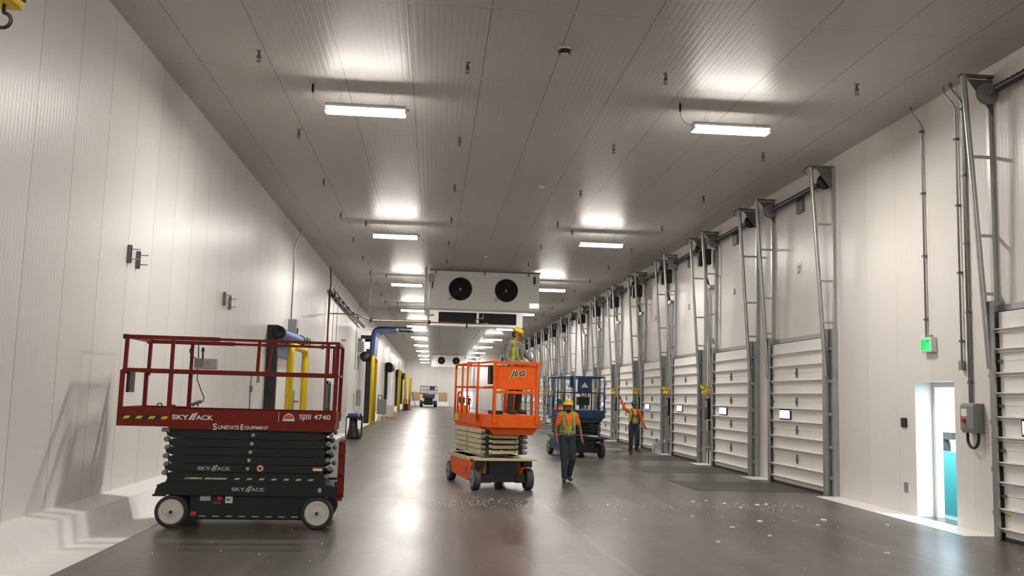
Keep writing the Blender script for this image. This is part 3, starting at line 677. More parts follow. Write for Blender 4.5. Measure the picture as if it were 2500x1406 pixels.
# ---------------------------------------------------------------- scissor lifts
def wheel(c, r, wd_, tire, disc, parent, side):
    w_ = MB().lathe([(0,-wd_/2),(r*.72,-wd_/2),(r*.74,-wd_/2-.002),(r*.95,-wd_/2),(r,-wd_/2+.015),(r,wd_/2-.015),(r*.95,wd_/2),(0,wd_/2)], c, 'y', 36).build('wheel', tire, parent)
    s_ = -1 if side < 0 else 1; y = c[1] + s_*wd_/2
    MB().lathe([(0,0),(r*.76,0),(r*.76,.006*s_),(r*.70,.012*s_),(r*.62,.004*s_),(r*.25,.006*s_),(r*.2,.016*s_),(r*.1,.018*s_),(0,.018*s_)], (c[0], y, c[2]), 'y', 36).build('rim', disc, w_)
    MB().lathe([(0,0),(.022,0),(.022,.012*s_),(0,.012*s_)], (c[0], y+.018*s_, c[2]), 'y', 8).build('hub_bolt', 'boot', w_)
def rot_y(cx, cz): return None

def skyjack():
    th = math.radians(2.5)
    r = empty('scissor_lift', 'red and dark grey scissor lift parked beside the left curb', 'scissor lift', (-2.36, 13.08, 0), th)
    W = 1.19; hy = W/2
    ch = MB()
    for s_ in (-1, 1):
        ch.prism([(-1.14,.42),(-1.12,.50),(-1.06,.565),(1.08,.565),(1.14,.50),(1.14,.42)], s_*hy-(.03 if s_ > 0 else 0), s_*hy+(.03 if s_ < 0 else 0), 'y')
    ch.box(-1.12, 1.12, -hy+.03, hy-.03, .42, .54)
    ch.prism([(-1.16,.40),(-1.16,.42),(-1.10,.45),(-1.0,.45),(-1.0,.40)], -hy-.005, -hy+.05, 'y')
    ch.build('chassis_frame', 'sjdark', r)
    MB().box(-.70, .82, -hy+.05, hy-.05, .13, .42).box(-.76, .84, -hy+.06, hy-.06, .11, .16).build('side_tray', 'sjdark', r)
    MB().box(.84, .98, -hy+.08, hy-.08, .2, .42).build('steering_box', 'black', r)
    for x in (-.92, .90):
        for s_ in (-1, 1): wheel((x, s_*(hy-.07), .207), .207, .13, 'tire', 'wheelw', r, s_)
    # scissor stack
    zb = [.60,.706,.812,.918,1.024,1.13,1.21]
    for s_ in (-1, 1):
        for k in range(6):
            z0, z1 = zb[k]+.003, zb[k+1]-.003; yo = s_*(hy-.09); w2 = .05
            xa, xb = -1.0, .98
            if k == 5: z1 = 1.245
            pr_ = [(xa-.04,z0+.03),(xa+.04,z0),(xb-.10,z0),(xb+.0,z0+.05),(xb+.0,z0+.075),(xb-.12,z1),(xa+.02,z1),(xa-.04,z1-.03)] if k % 2 else \
                  [(xa+.0,z0+.02),(xa+.05,z0),(xb-.06,z0),(xb+.02,z0+.03),(xb+.02,z1-.02),(xb-.06,z1),(xa+.05,z1),(xa-.02,z1-.02)]
            MB().prism(pr_, yo-w2, yo+w2, 'y').build('scissor_arm', 'sjdark', r)
            if s_ < 0:
                MB().lathe([(0,0),(.024,0),(.024,-.012),(0,-.012)], (-.02+k*.012-.0, yo-w2, (z0+z1)/2), 'y', 14).build('pivot_pin', 'greyl', r)
        for k in range(6):
            z = zb[k]+.10
            MB().lathe([(0,-.05),(.032,-.05),(.036,.0),(.032,.05),(0,.05)], (-1.045+.015*(k % 2), s_*(hy-.09), z-.01), 'y', 12).build('end_roller', 'grey', r)
            MB().lathe([(0,-.06),(.03,-.06),(.034,.0),(.03,.06),(0,.06)], (1.0+.03*(k % 2), s_*(hy-.09), z-.03), 'y', 12).build('end_roller', 'grey', r)
    cr_ = MB()
    for z in (.66,.87,1.08):
        for x in (-.9,-.3,.3,.85): cr_.box(x-.04, x+.04, -hy+.1, hy-.1, z-.03, z+.03)
    cr_.build('cross_tube', 'black', r)
    MB().prism([(-1.02,.565),(.98,.565),(1.0,.6),(.9,.69),(-.85,.69),(-1.0,.62)], -hy+.02, -hy+.05, 'y').build('base_skirt', 'sjdark', r)
    # hazard dashes
    hz = MB(); 
    for k in range(11):
        x = -.79+k*.155
        hz.prism([(x,.618),(x+.06,.618),(x+.08,.64),(x+.02,.64)], -hy+.016, -hy+.02, 'y')
    for x0, x1 in ((-.79,-.55), (-.54,-.27)): hz.prism([(x0,.618),(x1-.02,.618),(x1,.64),(x0+.02,.64)], -hy+.016, -hy+.02, 'y')
    hz.build('hazard_tape', 'decalc', r)
    h2 = MB()
    for k in range(8): h2.box(-.58+k*.165, -.5+k*.165, -hy+.046, -hy+.05, .148, .158)
    h2.build('lower_hazard_tape', 'decalc', r)
    # platform
    x0, x1 = -1.66, 1.07; z0, z1 = 1.26, 1.505
    dk = MB(); dk.box(x0+.03, x1-.02, -hy+.02, hy-.02, 1.36, 1.40)
    for s_ in (-1, 1):
        y = s_*(hy-.01)
        dk.box(-1.02, x1, y-.012, y+.012, z0, z1); dk.box(x0, -1.0, y-.022, y+.022, z0+.015, z1+.01); dk.box(-1.02, x1, y-.02, y+.02, z0-.01, z0+.105)
    dk.box(x0, x0+.03, -hy, hy, z0+.015, z1+.01); dk.box(x1-.03, x1, -hy, hy, z0, z1)
    dk.build('platform', 'red', r)
    MB().box(-1.01, x1-.02, -hy+.025, hy-.025, z0-.02, z0).build('platform_frame', 'sjdark', r)
    MB().box(-1.1, -1.0, -hy, -hy+.12, z0-.05, z0).build('deck_roller', 'galvd', r)
    # rails
    zt, zm = 2.41, 1.985; t = .038
    def rail(nm, *segs):
        m_ = MB()
        for a_, b_, th_ in segs: m_.bar(a_, b_, th_, th_)
        return m_.build(nm, 'red', r)
    yf, yr = -hy+.0, hy-.0
    xl, xr = x0+.06, x1+.0
    rail('top_rail', ((xl,yf,zt),(xl+1.15,yf,zt),.052), ((xl+1.1,yf,zt-.0),(xr,yf,zt),.034))
    rail('top_rail', ((xl,yr,zt),(xl+1.15,yr,zt),.052), ((xl+1.1,yr,zt),(xr,yr,zt),.034))
    rail('top_rail', ((xl,yf,zt),(xl,yr,zt),t)); rail('top_rail', ((xr,yf,zt),(xr,yr,zt),t))
    for y in (yf, yr): rail('mid_rail', ((x0+.04,y,zm),(xr,y,zm),.05 if y < 0 else .036))
    rail('mid_rail', ((x0+.04,yf,zm),(x0+.04,yr,zm),.034)); rail('mid_rail', ((xr,yf,zm),(xr,yr,zm),.034))
    for y in (yf, yr):
        rail('rail_post', ((x0+.03,y,z1),(x0+.03,y,zm),.05), ((x0+.055,y,zm-.05),(xl,y,zt),.045))
        rail('rail_post', ((-1.03,y,z1),(-1.03,y,zm),.05), ((-1.03,y,zm),(-1.03,y,zt),.042))
        rail('rail_post', ((.03 if y > 0 else .05,y,zm),(.06,y,zt),.04))
        rail('rail_post', ((xr-.01,y,z0+.1),(xr,y,zt),.05)); rail('rail_post', ((xr-.12,y,zm),(xr-.12,y,zt),.035))
    for (x, y) in ((-.98,yf+.02),(-.93,yr-.02),(-1.42,yr-.02),(xr-.1,yf+.03)):
        MB().path(arc((x, z1+.01), .035, 0, PI, 8, lambda a, b: (a, y, b)), .009, 6).build('lanyard_ring', 'red', r)
    for y in (yf, yr): MB().box(xl-.05, xl+.01, y-.03, y+.03, zt-.03, zt+.03).build('end_cap', 'black', r)
    MB().box(x0+.07, x0+.11, -hy+.05, -hy+.3, 1.70, 1.97).build('manual_box', 'black', r)
    # control box on the rear rail
    cb = MB().box(-0.960, -0.660, yr-.16, yr-.03, 2.04, 2.19).build('control_box', 'greyl', r, bevel=.008)
    MB().box(-0.960, -0.840, yr-.17, yr-.16, 2.07, 2.19).build('control_face', 'grey', cb)
    MB().lathe([(0,0),(.028,0),(.028,-.004),(0,-.004)], (-0.770,yr-.16,2.14), 'y', 16).build('stop_label', 'decalg', cb)
    MB().path([(-0.860,yr-.1,2.19),(-0.865,yr-.1,2.28)], .012, 8).ball((-0.865,yr-.1,2.31), .022, .022, .04).build('joystick', 'black', cb)
    MB().path([(-0.920,yr-.1,2.19),(-0.930,yr-.1,2.38),(-1.000,yr-.1,2.39),(-1.050,yr-.08,2.30),(-1.020,yr-.08,2.21),(-0.960,yr-.1,2.20)], .008, 6).build('hanger_loop', 'black', cb)
    MB().path([(-0.920,yr-.1,2.04),(-0.920,yr-.1,1.9),(-0.860,yr-.1,1.75),(-0.810,yr-.1,1.65),(-0.820,yr-.1,1.59),(-0.870,yr-.1,1.57)], .007, 6).build('cable', 'black', r)
    MB().cap((-0.860,yr-.1,1.585), (-0.980,yr-.1,1.545), .026, .02).build('plug', 'grey', r)
    # entry ladder and rear box
    ld = MB(); ld.box(1.135, 1.205, -hy+.1, -hy+.14, .36, 1.13); ld.box(1.135, 1.205, -hy+.5, -hy+.54, .36, 1.13)
    for z in (.42,.68,.94,1.1): ld.box(1.145, 1.195, -hy+.1, -hy+.54, z-.02, z+.02)
    ld.build('entry_ladder', 'red', r)
    MB().box(1.1, 1.17, -hy+.12, -hy+.52, .45, .6).build('ladder_mount', 'black', r)
    # lettering
    F = (PI/2,0,0); yy = -hy-.024
    def sky(w_, h_, x, z, y, m_='decal'):
        text('SKY', w_*.40, h_*.62, (x-w_*.29,y,z), F, m_, r, bold=.03); text('ACK', w_*.42, h_*.62, (x+w_*.29,y,z), F, m_, r, bold=.03)
        MB().prism([(x-w_*.10,z-h_*.32),(x-w_*.04,z-h_*.32),(x+w_*.05,z+h_*.5),(x-.0*w_,z+h_*.5)], y-.001, y, 'y').prism([(x-w_*.03,z-h_*.5),(x+w_*.03,z-h_*.42),(x+w_*.12,z+h_*.62),(x+w_*.07,z+h_*.62)], y-.001, y, 'y').build('emblem', m_, r)
    sky(.52, .10, -.73, 1.40, -hy-.006); sky(.42, .075, -.43, .755, -hy+.036, 'decalg'); sky(.42, .075, .02, .50, -hy-.004, 'decalg')
    text('S', .05, .085, (-.44,-hy-.013,1.288), F, 'decal', r, bold=.02); text('UNSTATE', .26, .05, (-.27,-hy-.013,1.282), F, 'decal', r, bold=.02)
    text('E', .04, .07, (-.10,-hy-.013,1.288), F, 'decal', r, bold=.02); text('QUIPMENT', .30, .05, (.08,-hy-.013,1.282), F, 'decal', r, bold=.02)
    text('SJIII 4740', .40, .085, (.815,-hy-.006,1.43), F, 'decal', r, bold=.02)
    bc = (.48, 1.38)
    MB().prism([(bc[0]+.077*math.cos(a), bc[1]+.1*math.sin(a)) for a in [PI*i/12 for i in range(13)]], -hy-.004, -hy-.0, 'y').build('badge', 'decal', r)
    MB().prism([(bc[0]+.06*math.cos(a), bc[1]+.035+.05*math.sin(a)) for a in [PI*i/10 for i in range(11)]], -hy-.006, -hy-.004, 'y').build('badge_sunrise', 'orange', r)
    text('SUNSTATE', .13, .028, (bc[0], -hy-.008, bc[1]+.035), F, 'black', r)
    MB().box(.35, .356, -hy-.004, -hy, 1.27, 1.49).build('tape_mark', 'decal', r)
    hz = MB().use('black'); hz.box(x0+.06, -1.12, -hy-.014, -hy-.012, 1.36, 1.42); hz.use('decaly')
    for k in range(4): x = x0+.10+k*.155; hz.prism([(x-.03,1.368),(x+.04,1.368),(x+.07,1.405),(x,1.405)], -hy-.017, -hy-.0145, 'y')
    hz.build('hazard_tape', None, r)
    text('MC', .06, .035, (-.22,-hy+.044,.362), F, 'black', r, bold=.03); MB().box(-.265, -.175, -hy+.046, -hy+.05, .32, .405).build('label_plate', 'decal', r)
    MB().box(-.58, -.45, -hy+.046, -hy+.05, .345, .405).build('label_plate', 'decalg', r); MB().box(-.42, -.32, -hy+.046, -hy+.05, .315, .33).build('red_label', 'redb', r)
    MB().box(-.36, -.31, -hy+.03, -hy+.05, .355, .40).build('red_switch', 'redb', r); MB().box(-.69, -.62, -hy+.046, -hy+.05, .16, .21).build('red_label', 'redb', r)
    MB().lathe([(0,0),(.05,0),(.05,-.003),(0,-.003)], (.15,-hy+.037,.765), 'y', 20).build('warning_ring', 'redb', r); MB().lathe([(0,0),(.038,0),(.038,-.002),(0,-.002)], (.15,-hy+.033,.765), 'y', 20).build('warning_face', 'decal', r)
    MB().prism([(.128,.775),(.14,.745),(.16,.742),(.172,.78),(.165,.79),(.158,.77),(.15,.795),(.144,.77),(.136,.785)], -hy+.029, -hy+.031, 'y').build('warning_hand', 'black', r)
    MB().box(.82, .94, -hy+.034, -hy+.038, .745, .775).build('warning_label', 'decal', r); MB().box(.82, .94, -hy+.033, -hy+.038, .775, .79).build('warning_band', 'orange', r)
    MB().box(.90, .945, -hy-.004, -hy, .475, .53).build('load_label', 'decalg', r)
    return r
skyjack()

def end_lift(loc, rz, L, W, body, arm, label, tire, scale=1.0, deck=(1.19,1.42), zt=2.42, ext=.75, panel=True, style='jlg', shift=0.0):
    r = empty('scissor_lift', label, 'scissor lift', loc, rz); r.scale = (scale,)*3
    hx, hy = L/2, W/2; wr_ = .205
    low = 'orange' if style == 'jlg' else body
    ch = MB(); ch.box(-hx, hx, -hy*.93, hy*.93, .555, .60); ch.box(-hx+.25, hx-.32, -hy*.55, hy*.55, .16, .56)
    ch.box(hx-.04, hx+.05, -hy-.02, hy+.02, .565, .595)
    ch.build('chassis_frame', arm if style == 'jlg' else body, r)
    for s_ in (-1, 1):
        y0_, y1_ = sorted((s_*hy*.98, s_*hy*.55))
        MB().prism([(-hx+.38,.2),(hx-.60,.14),(hx-.48,.22),(hx-.46,.44),(hx-.62,.53),(-hx+.36,.53),(-hx+.30,.46)], y0_, y1_, 'y').build('side_tray', low, r, bevel=.01)
        if style == 'jlg': MB().prism([(-hx+.34,.53),(hx-.62,.53),(hx-.72,.60),(-hx+.34,.60)], y0_, y1_, 'y').build('tray_cover', arm, r)
        MB().box(hx-.82, hx-.64, s_*hy*.99-.004, s_*hy*.99+.004, .26, .42).build('tray_recess', 'redb', r)
        for x in (hx-.22, -hx+.22): wheel((x, s_*(hy-.06), wr_), wr_, .13, tire, 'grey', r, s_)
        MB().box(hx-.34, hx-.10, *sorted((s_*(hy-.15), s_*(hy-.34))), .14, .30).build('wheel_motor', 'black', r)
        MB().box(hx-.28, hx-.1, *sorted((s_*(hy-.02), s_*(hy-.20))), .43, .55).build('steering_knuckle', 'black', r)
    MB().box(hx-.5, hx-.12, -hy+.3, hy-.3, .15, .55).build('front_black_fill', 'black', r)  # plain black block filling the front of the chassis interior
    MB().tube((hx-.22,-hy+.1,.2), (hx-.22,hy-.1,.2), .035).build('axle', 'black', r)
    # scissor pack
    n = 5; z0 = .66; z1 = deck[0]-.04; dz = (z1-z0)/n; la = hx-.12
    for k in range(n):
        a, b = z0+k*dz+.008, z0+(k+1)*dz-.008
        for s_ in (-1, 1):
            yo = s_*(hy-.17)
            MB().prism([(-la,a+.02),(-la+.06,a),(la-.06,a),(la,a+.02),(la,b-.02),(la-.06,b),(-la+.06,b),(-la,b-.02)], yo-.035, yo+.035, 'y').build('outer_arm', arm, r)
            yi = s_*(hy-.32)
            MB().prism([(-la,a+.03),(la-.02,a+.03),(la-.02,b-.0),(-la,b)], yi-.03, yi+.03, 'y').build('inner_arm', arm, r)
            MB().box(la-.06, la+.0, min(yo, yi)+.034, max(yo, yi)-.034, a+.0, b-.03).build('arm_gap_shade', 'black', r)  # black block stands in for the shade between outer and inner arms
            MB().lathe([(0,-.045),(.028,-.045),(.028,.045),(0,.045)], (la-.0, yo, (a+b)/2), 'y', 10).build('end_pin', 'grey', r)
            if s_ < 0: MB().lathe([(0,0),(.025,0),(.025,-.012),(0,-.012)], (0, yo-.035, (a+b)/2), 'y', 10).build('pivot_pin', 'grey', r)
        MB().box(la-.14, la-.03, -hy+.36, hy-.36, a+.012, b-.012).build('cross_beam', arm, r)
        MB().box(-.1, .1, -hy+.36, hy-.36, a+.012, b-.012).build('cross_beam', arm, r)
    # platform
    n_before = set(r.children)
    d0, d1 = deck; xf = hx-.05+ext*.25; xm = xf-.75; xb = -hx-.02; we = hy-.085
    MB().box(xb, xm, -hy, hy, d0+.03, d1).box(xb+.1, xm, -hy+.02, hy-.02, d0-.07, d0+.03).build('main_deck', body, r)
    MB().box(xm, xf, -we, we, d0+.0, d1).build('extension_deck', body, r)
    MB().prism([(-we,d0),(we-.0,d0),(we-.12,d0-.14),(-we+.12,d0-.14)][::-1], xm, xf-.12, 'x').build('deck_support', body, r)
    zm = d1+.53; inset = .055 if style == 'jlg' else 0.0
    def rail(nm, pts, th_=.036):
        m_ = MB(); m_.path(pts, th_/2, 8) ; return m_.build(nm, body, r)
    for s_ in (-1, 1):
        y = s_*(hy-.02); ye = s_*(we-.02-inset)
        rail('top_rail', [(xb+.02,y,zt-.1),(xb+.08,y,zt),(xm+.1,y,zt)], .04); rail('top_rail', [(xm-.3,ye,zt+.01),(xf-.02,ye,zt+.01)], .04)
        rail('mid_rail', [(xb+.02,y,zm),(xm+.1,y,zm)], .034); rail('mid_rail', [(xm,ye,zm),(xf-.02,ye,zm)], .034)
        for x in (xb+.02, xb+.62, xb+1.05, xm+.02): rail('rail_post', [(x,y,d1-.1),(x,y,zt)], .045)
        rail('rail_post', [(xf-.03,ye,d1-.1),(xf-.03,ye,zt)], .055)
        rail('grab_rail', [(xb+.06,y-s_*.05,d1),(xb+.06,y-s_*.05,d1+.36),(xb+.12,y-s_*.05,d1+.42),(xb+.34,y-s_*.05,d1+.42),(xb+.38,y-s_*.05,d1+.36),(xb+.38,y-s_*.05,d1)], .035)
    for x, wy in ((xf-.03, we-.02-inset), (xb+.02, hy-.02)):
        rail('top_rail', [(x,-wy,zt),(x,wy,zt)], .045); rail('mid_rail', [(x,-wy,zm),(x,wy,zm)], .036)
    if style == 'jlg':
        wp = we-.04-inset
        MB().box(xf-.02, xf+.010, -wp, wp, zm-.03, zt-.06).build('end_panel', body, r)
        for s_ in (-1, 1): MB().box(xf-.015, xf+.035, s_*(wp+.015)-.022, s_*(wp+.015)+.022, d1-.15, zt).build('panel_post', body, r)
        MB().box(xf-.03, xf+.03, -wp, wp, zm-.04, zm+.03).box(xf-.02, xf+.04, -wp, wp+.11, zt-.04, zt+.02).box(xf-.0, xf+.03, -wp, wp, zm-.12, zm-.07).build('panel_lip', body, r)
        # local +x faces the camera: text turned to face +x
        G = (PI/2,0,PI/2)
        text('JLG', .33, .155, (xf+.012,.03,(zm+zt)/2+.02), G, 'decal', r, shear=.25, bold=.07); text('JLG', .31, .135, (xf+.014,.03,(zm+zt)/2+.02), G, 'black', r, shear=.25, bold=.03)
        MB().box(xb+.1, xb+.42, -hy-.003, -hy, d0+.06, d1-.02).build('deck_label', 'decaly', r)
        MB().box(.15, .45, -hy+.13, -hy+.135, .98, 1.06).build('arm_label', 'red', r)
        MB().box(-.35, -.1, -hy+.128, -hy+.135, .93, 1.02).build('arm_label', 'grey', r)
        MB().box(xf-.35, xf-.16, -we+.03, -we+.13, zt-.42, zt-.06).build('control_box', 'black', r)
        MB().cap((xb+.5,-.15,d1+.03), (xb+1.0,.1,d1+.08), .06, .09).build('tool_bag', 'black', r) if 0 else None
        MB().box(xm-.3, xm-.1, -.25, .0, d1, d1+.07).build('tool_tray', 'black', r)
    else:
        MB().box(xf-.03, xf+.02, -.38, .04, zm-.02, zt+.02).build('end_panel', body, r)
        MB().box(xf-.45, xf-.33, -.50, -.40, zt-.32, zt).build('control_box', body, r)
        MB().prism([(-.29,zm+.15),(-.05,zm+.15),(-.17,zm+.31)], xf+.02, xf+.023, 'x').build('warning_triangle', 'decalc', r)
        MB().box(xf-.25, xf-.05, -.34, .02, d1+.15, d1+.40).build('tool_box', 'black', r)
        MB().box(hx+.02, hx+.03, hy-.32, hy-.18, .45, .49).build('chassis_label', 'decalg', r)
        MB().box(xb+.3, xb+.6, -hy-.02, -hy-.002, d0+.0, d1+.06).build('step_plate', 'grey', r)
    for c_ in r.children:
        if c_ not in n_before: c_.location = (0, shift, 0)
    return r
th = math.radians(-78)
jlg = end_lift((1.17, 19.16, 0), th, 2.44, 1.17, 'orange', 'cream', 'orange and cream scissor lift in the middle of the hall carrying a worker', 'tireg', shift=.13)
M['bluearm'] = mat('dark blue scissor arms', (.012,.016,.024), .5)
end_lift((4.50, 29.4, 0), math.radians(-80), 2.3, 1.17, 'blue', 'bluearm', 'blue scissor lift standing behind the walking worker', 'tireg', style='genie')
fl_ = empty('scissor_lift', 'distant blue scissor lift with four large tyres at far end of hall', 'scissor lift', (-.55, 131.5, 0), math.radians(3))
fm_ = MB().box(-.75, .75, -1.4, 1.4, .45, .75).box(-.55, .55, -1.35, 1.35, .3, 1.2); fm_.build('chassis_frame', 'sjdark', fl_)
for x in (-.97, .97):
    for y in (-1.0, 1.0): MB().lathe([(0,-.17),(.36,-.17),(.44,-.12),(.44,.12),(.36,.17),(0,.17)], (x, y, .44), 'x', 24).build('wheel', 'tire', fl_)
for k in range(5):
    MB().box(-.8, .8, -1.5, 1.3, 1.2+k*.11, 1.295+k*.11).build('scissor_arm', 'bluearm', fl_)
MB().box(-1.12, 1.12, -1.75, 1.6, 1.76, 1.9).build('platform', 'blue', fl_)
for y in (-1.72, 1.57):
    for z in (2.35, 2.85): MB().tube((-1.1,y,z), (1.1,y,z), .03, n=6).build('guard_rail', 'blue', fl_)
    for x in (-1.1,-.7,-.35,0,.35,.7,1.1): MB().tube((x,y,1.9), (x,y,2.85), .025, n=6).build('rail_post', 'blue', fl_)
for x in (-1.1, 1.1):
    for z in (2.35, 2.85): MB().tube((x,-1.72,z), (x,1.57,z), .03, n=6).build('guard_rail', 'blue', fl_)
MB().box(.05, .75, -1.78, -1.73, 2.3, 2.85).build('control_panel', 'blue', fl_); MB().box(-.1, 1.0, -1.77, -1.75, 1.78, 1.88).build('name_band', 'decalg', fl_)

# ---------------------------------------------------------------- people
def person(name_label, loc, rz, J, shirt, sleeve, vest=True, pants='denim', skin='skin', helm='helmy', brim_all=False, head_yaw=0, head_pitch=0, harness=False, short=False, beard=False):
    """J: joints in metres, facing -y. Body is one remeshed surface; clothes, hat and hair are its children"""
    r = empty('person', name_label, 'person', loc, rz)
    V = lambda k: Vector(J[k])
    b = MB()
    # legs
    for s in 'LR':
        b.cap(V('hip'+s), V('knee'+s), .078, .052); b.cap(V('knee'+s), V('ank'+s), .05, .036); b.cap(V('ank'+s)+Vector((0,.02,-.03)), V('toe'+s), .034, .03)
    # torso
    p, c = V('pelvis'), V('chest')
    b.ball(p, .155, .105, .12); b.ball((p+c)/2, .135, .095, .2); b.ball(c, .165, .11, .19)
    b.cap(V('shL'), V('shR'), .065, .065); n = V('neck'); hd = V('head')
    b.cap(n-Vector((0,0,.06)), hd-Vector((0,0,.04)), .055, .05)
    for s in 'LR':
        b.cap(V('sh'+s), V('el'+s), .052, .040); b.cap(V('el'+s), V('wr'+s), .038, .026)
        d_ = (V('wr'+s)-V('el'+s)).normalized(); side = d_.cross(Vector((0,1,0)) if abs(d_.y) < .8 else Vector((1,0,0))).normalized(); nn = d_.cross(side)
        pc = V('wr'+s)+d_*.05; b.cap(V('wr'+s), pc, .026, .030); b.cap(pc-nn*.018, pc+nn*.02, .024, .024)
        curl = side if J.get('curl'+s, 1) > 0 else -side
        for i_, (o_, ln) in enumerate(((-.027,.062),(-.009,.072),(.009,.068),(.027,.052))):
            q0 = pc+nn*o_+d_*.02; q1 = q0+d_*ln*.55+curl*.008; q2 = q1+d_*ln*.35+curl*.028; b.cap(q0, q1, .0095, .0088, 8); b.cap(q1, q2, .0088, .0075, 8)
        t0 = V('wr'+s)+d_*.03-nn*.02; t1 = t0-nn*.035+d_*.03; b.cap(t0, t1, .011, .0095, 8); b.cap(t1, t1+d_*.03-nn*.004, .0095, .008, 8)
    R = Euler((head_pitch, 0, head_yaw)).to_matrix()
    H_ = lambda x, y, z: hd + R @ Vector((x, y, z))
    b.ball(hd+R@Vector((0,.01,.02)), .074, .092, .10, rot=R); b.ball(H_(0,-.03,-.045), .055, .06, .06, rot=R)   # skull, jaw
    b.cap(H_(0,-.085,.01), H_(0,-.102,-.018), .011, .014, 8)                                     # nose
    b.ball(H_(0,-.085,-.052), .024, .012, .010, rot=R)                                             # mouth
    for s_ in (-1, 1): b.ball(H_(.076*s_,.012,-.005), .010, .02, .03, rot=R); b.ball(H_(.03*s_,-.074,.022), .02, .014, .010, rot=R)
    body = b.build('body', skin, r, voxel=.0085, smooth_it=3)
    for s_ in (-1, 1): MB().ball(H_(.03*s_,-.089,.012), .010, .006, .007, rot=R).build('eye', 'hair', r)
    MB().ball(H_(0,.032,.005), .079, .082, .085, rot=R).build('hair', 'hair', r)
    if beard: MB().ball(H_(0,-.045,-.075), .055, .06, .035, rot=R).build('beard', 'hair', r, voxel=.01)
    # trousers and boots
    t = MB()
    for s in 'LR': t.cap(V('hip'+s), V('knee'+s), .098, .078); t.cap(V('knee'+s), V('ank'+s)+Vector((0,0,.02)), .074, .066)
    t.ball(p, .175, .125, .12); t.cap(V('hipL'), V('hipR'), .09, .09)
    t.build('trousers', pants, r, voxel=.014, smooth_it=4)
    for s in 'LR':
        MB().cap(V('ank'+s)+Vector((0,.015,.05)), V('ank'+s)+Vector((0,.02,-.03)), .055, .05).cap(V('ank'+s)+Vector((0,.035,-.032)), V('toe'+s), .048, .042).build('boot', 'boot', r, voxel=.012, smooth_it=2)
    # shirt
    t = MB(); t.ball(p+Vector((0,0,.08)), .165, .12, .12); t.ball((p+c)/2+Vector((0,0,.03)), .158, .118, .2); t.ball(c, .18, .125, .185); t.cap(V('shL'), V('shR'), .075, .075); t.cap(c, n, .1, .062)
    for s in 'LR':
        e_ = V('sh'+s).lerp(V('el'+s), .62) if short else V('el'+s)
        t.cap(V('sh'+s), e_, .064, .058 if short else .052)
        if not short: t.cap(V('el'+s), V('el'+s).lerp(V('wr'+s), .93), .052, .040)
    t.build('shirt', shirt, r, voxel=.014, smooth_it=4)
    if vest:
        lean = c-p
        rings = []
        for f, rx, ry in ((.0,.178,.135),(.12,.180,.140),(.3,.178,.142),(.55,.190,.148),(.8,.205,.148),(1.0,.200,.135),(1.14,.165,.11),(1.2,.135,.09)):
            q = p + lean*f + Vector((0,0,.02)); rings.append((q.x, q.y, q.z, rx, ry))
        vm = MB(); vm.ball(p+Vector((0,0,.10)), .182, .137, .11); vm.ball((p+c)/2+Vector((0,0,.03)), .176, .136, .2); vm.ball(c, .192, .143, .185)
        vm.cap(V('shL')*.86+V('shR')*.14+Vector((0,0,.012)), V('shR')*.86+V('shL')*.14+Vector((0,0,.012)), .084, .084)
        ve = vm.build('vest', 'hivis', r, voxel=.013, smooth_it=4)
        def band(f0, f1, k=1.02):
            def ring(f):
                fs = (0,.12,.3,.55,.8,1.0,1.14,1.2)
                for i_ in range(7):
                    if fs[i_] <= f <= fs[i_+1]:
                        a = (f-fs[i_])/(fs[i_+1]-fs[i_]); A, B = rings[i_], rings[i_+1]; return [A[j]+(B[j]-A[j])*a for j in range(5)]
                return rings[-1]
            out = []
            for i_ in range(5):
                q = ring(f0+(f1-f0)*i_/4); out.append((q[0], q[1], q[2], q[3]*k, q[4]*k))
            return out
        MB().loft(band(.22,.36,1.025), 28).build('reflective_band', 'silver', ve)
        for s_ in (-1, 1):
            pts = []
            for f in (.42,.7,.95,1.15,1.33):
                q = p+lean*f+Vector((0,0,.02)); pts.append((q.x+s_*.105, q.y+{.42:-.128,.7:-.138,.95:-.142,1.15:-.130,1.33:-.092}[f], q.z-(.02 if f > 1.2 else 0)))
            v_ = MB(); v_.path(pts, .026, 8); v_.build('reflective_strap', 'silver', ve)
        q = p+lean*.95+Vector((0,0,.02)); q2 = p+lean*1.22+Vector((0,0,.02)); 
        vn = MB(); F_ = [(q.x,q.y-.166,q.z-.10),(c.x+.062,c.y-.158,c.z+.07),(c.x+.072,c.y-.092,c.z+.185),(c.x-.072,c.y-.092,c.z+.185),(c.x-.062,c.y-.158,c.z+.07)]
        vn._add(F_+[(a_, b_+.06, c_-.01) for a_, b_, c_ in F_], [(0,1,2,3,4),(9,8,7,6,5)]+[(k_, 5+k_, 5+(k_+1)%5, (k_+1)%5) for k_ in range(5)])
        vn.build('neck_opening', shirt, ve)
        q = p+lean*.0; MB().bar((q.x, q.y-.139, q.z+.03), (p.x+lean.x*.75, p.y+lean.y*.75-.150, p.z+lean.z*.75), .008).build('zip', 'decalc', ve)
        if harness:
            for s_ in (-1, 1):
                MB().path([(p.x+s_*.15,p.y-.13,p.z+.02),(p.x+s_*.12,p.y-.155,p.z+.25),(c.x+s_*.09,c.y-.15,c.z+.08),(c.x+s_*.1,c.y-.06,c.z+.2)], .02, 6).build('harness_strap', 'black', r)
            MB().bar((c.x-.11,c.y-.155,c.z+.02), (c.x+.11,c.y-.155,c.z-.03), .035, .02).build('chest_strap', 'black', r)
    # hard hat
    hh = MB(); prof = []
    for i_ in range(8): a = PI/2*i_/7; prof.append((.112*math.cos(a), .105*math.sin(a)))
    vs = []; nn = 26; c0 = (0,.012,.055)
    rings = [(.135,-.006)]+[(.118,.0)]+prof
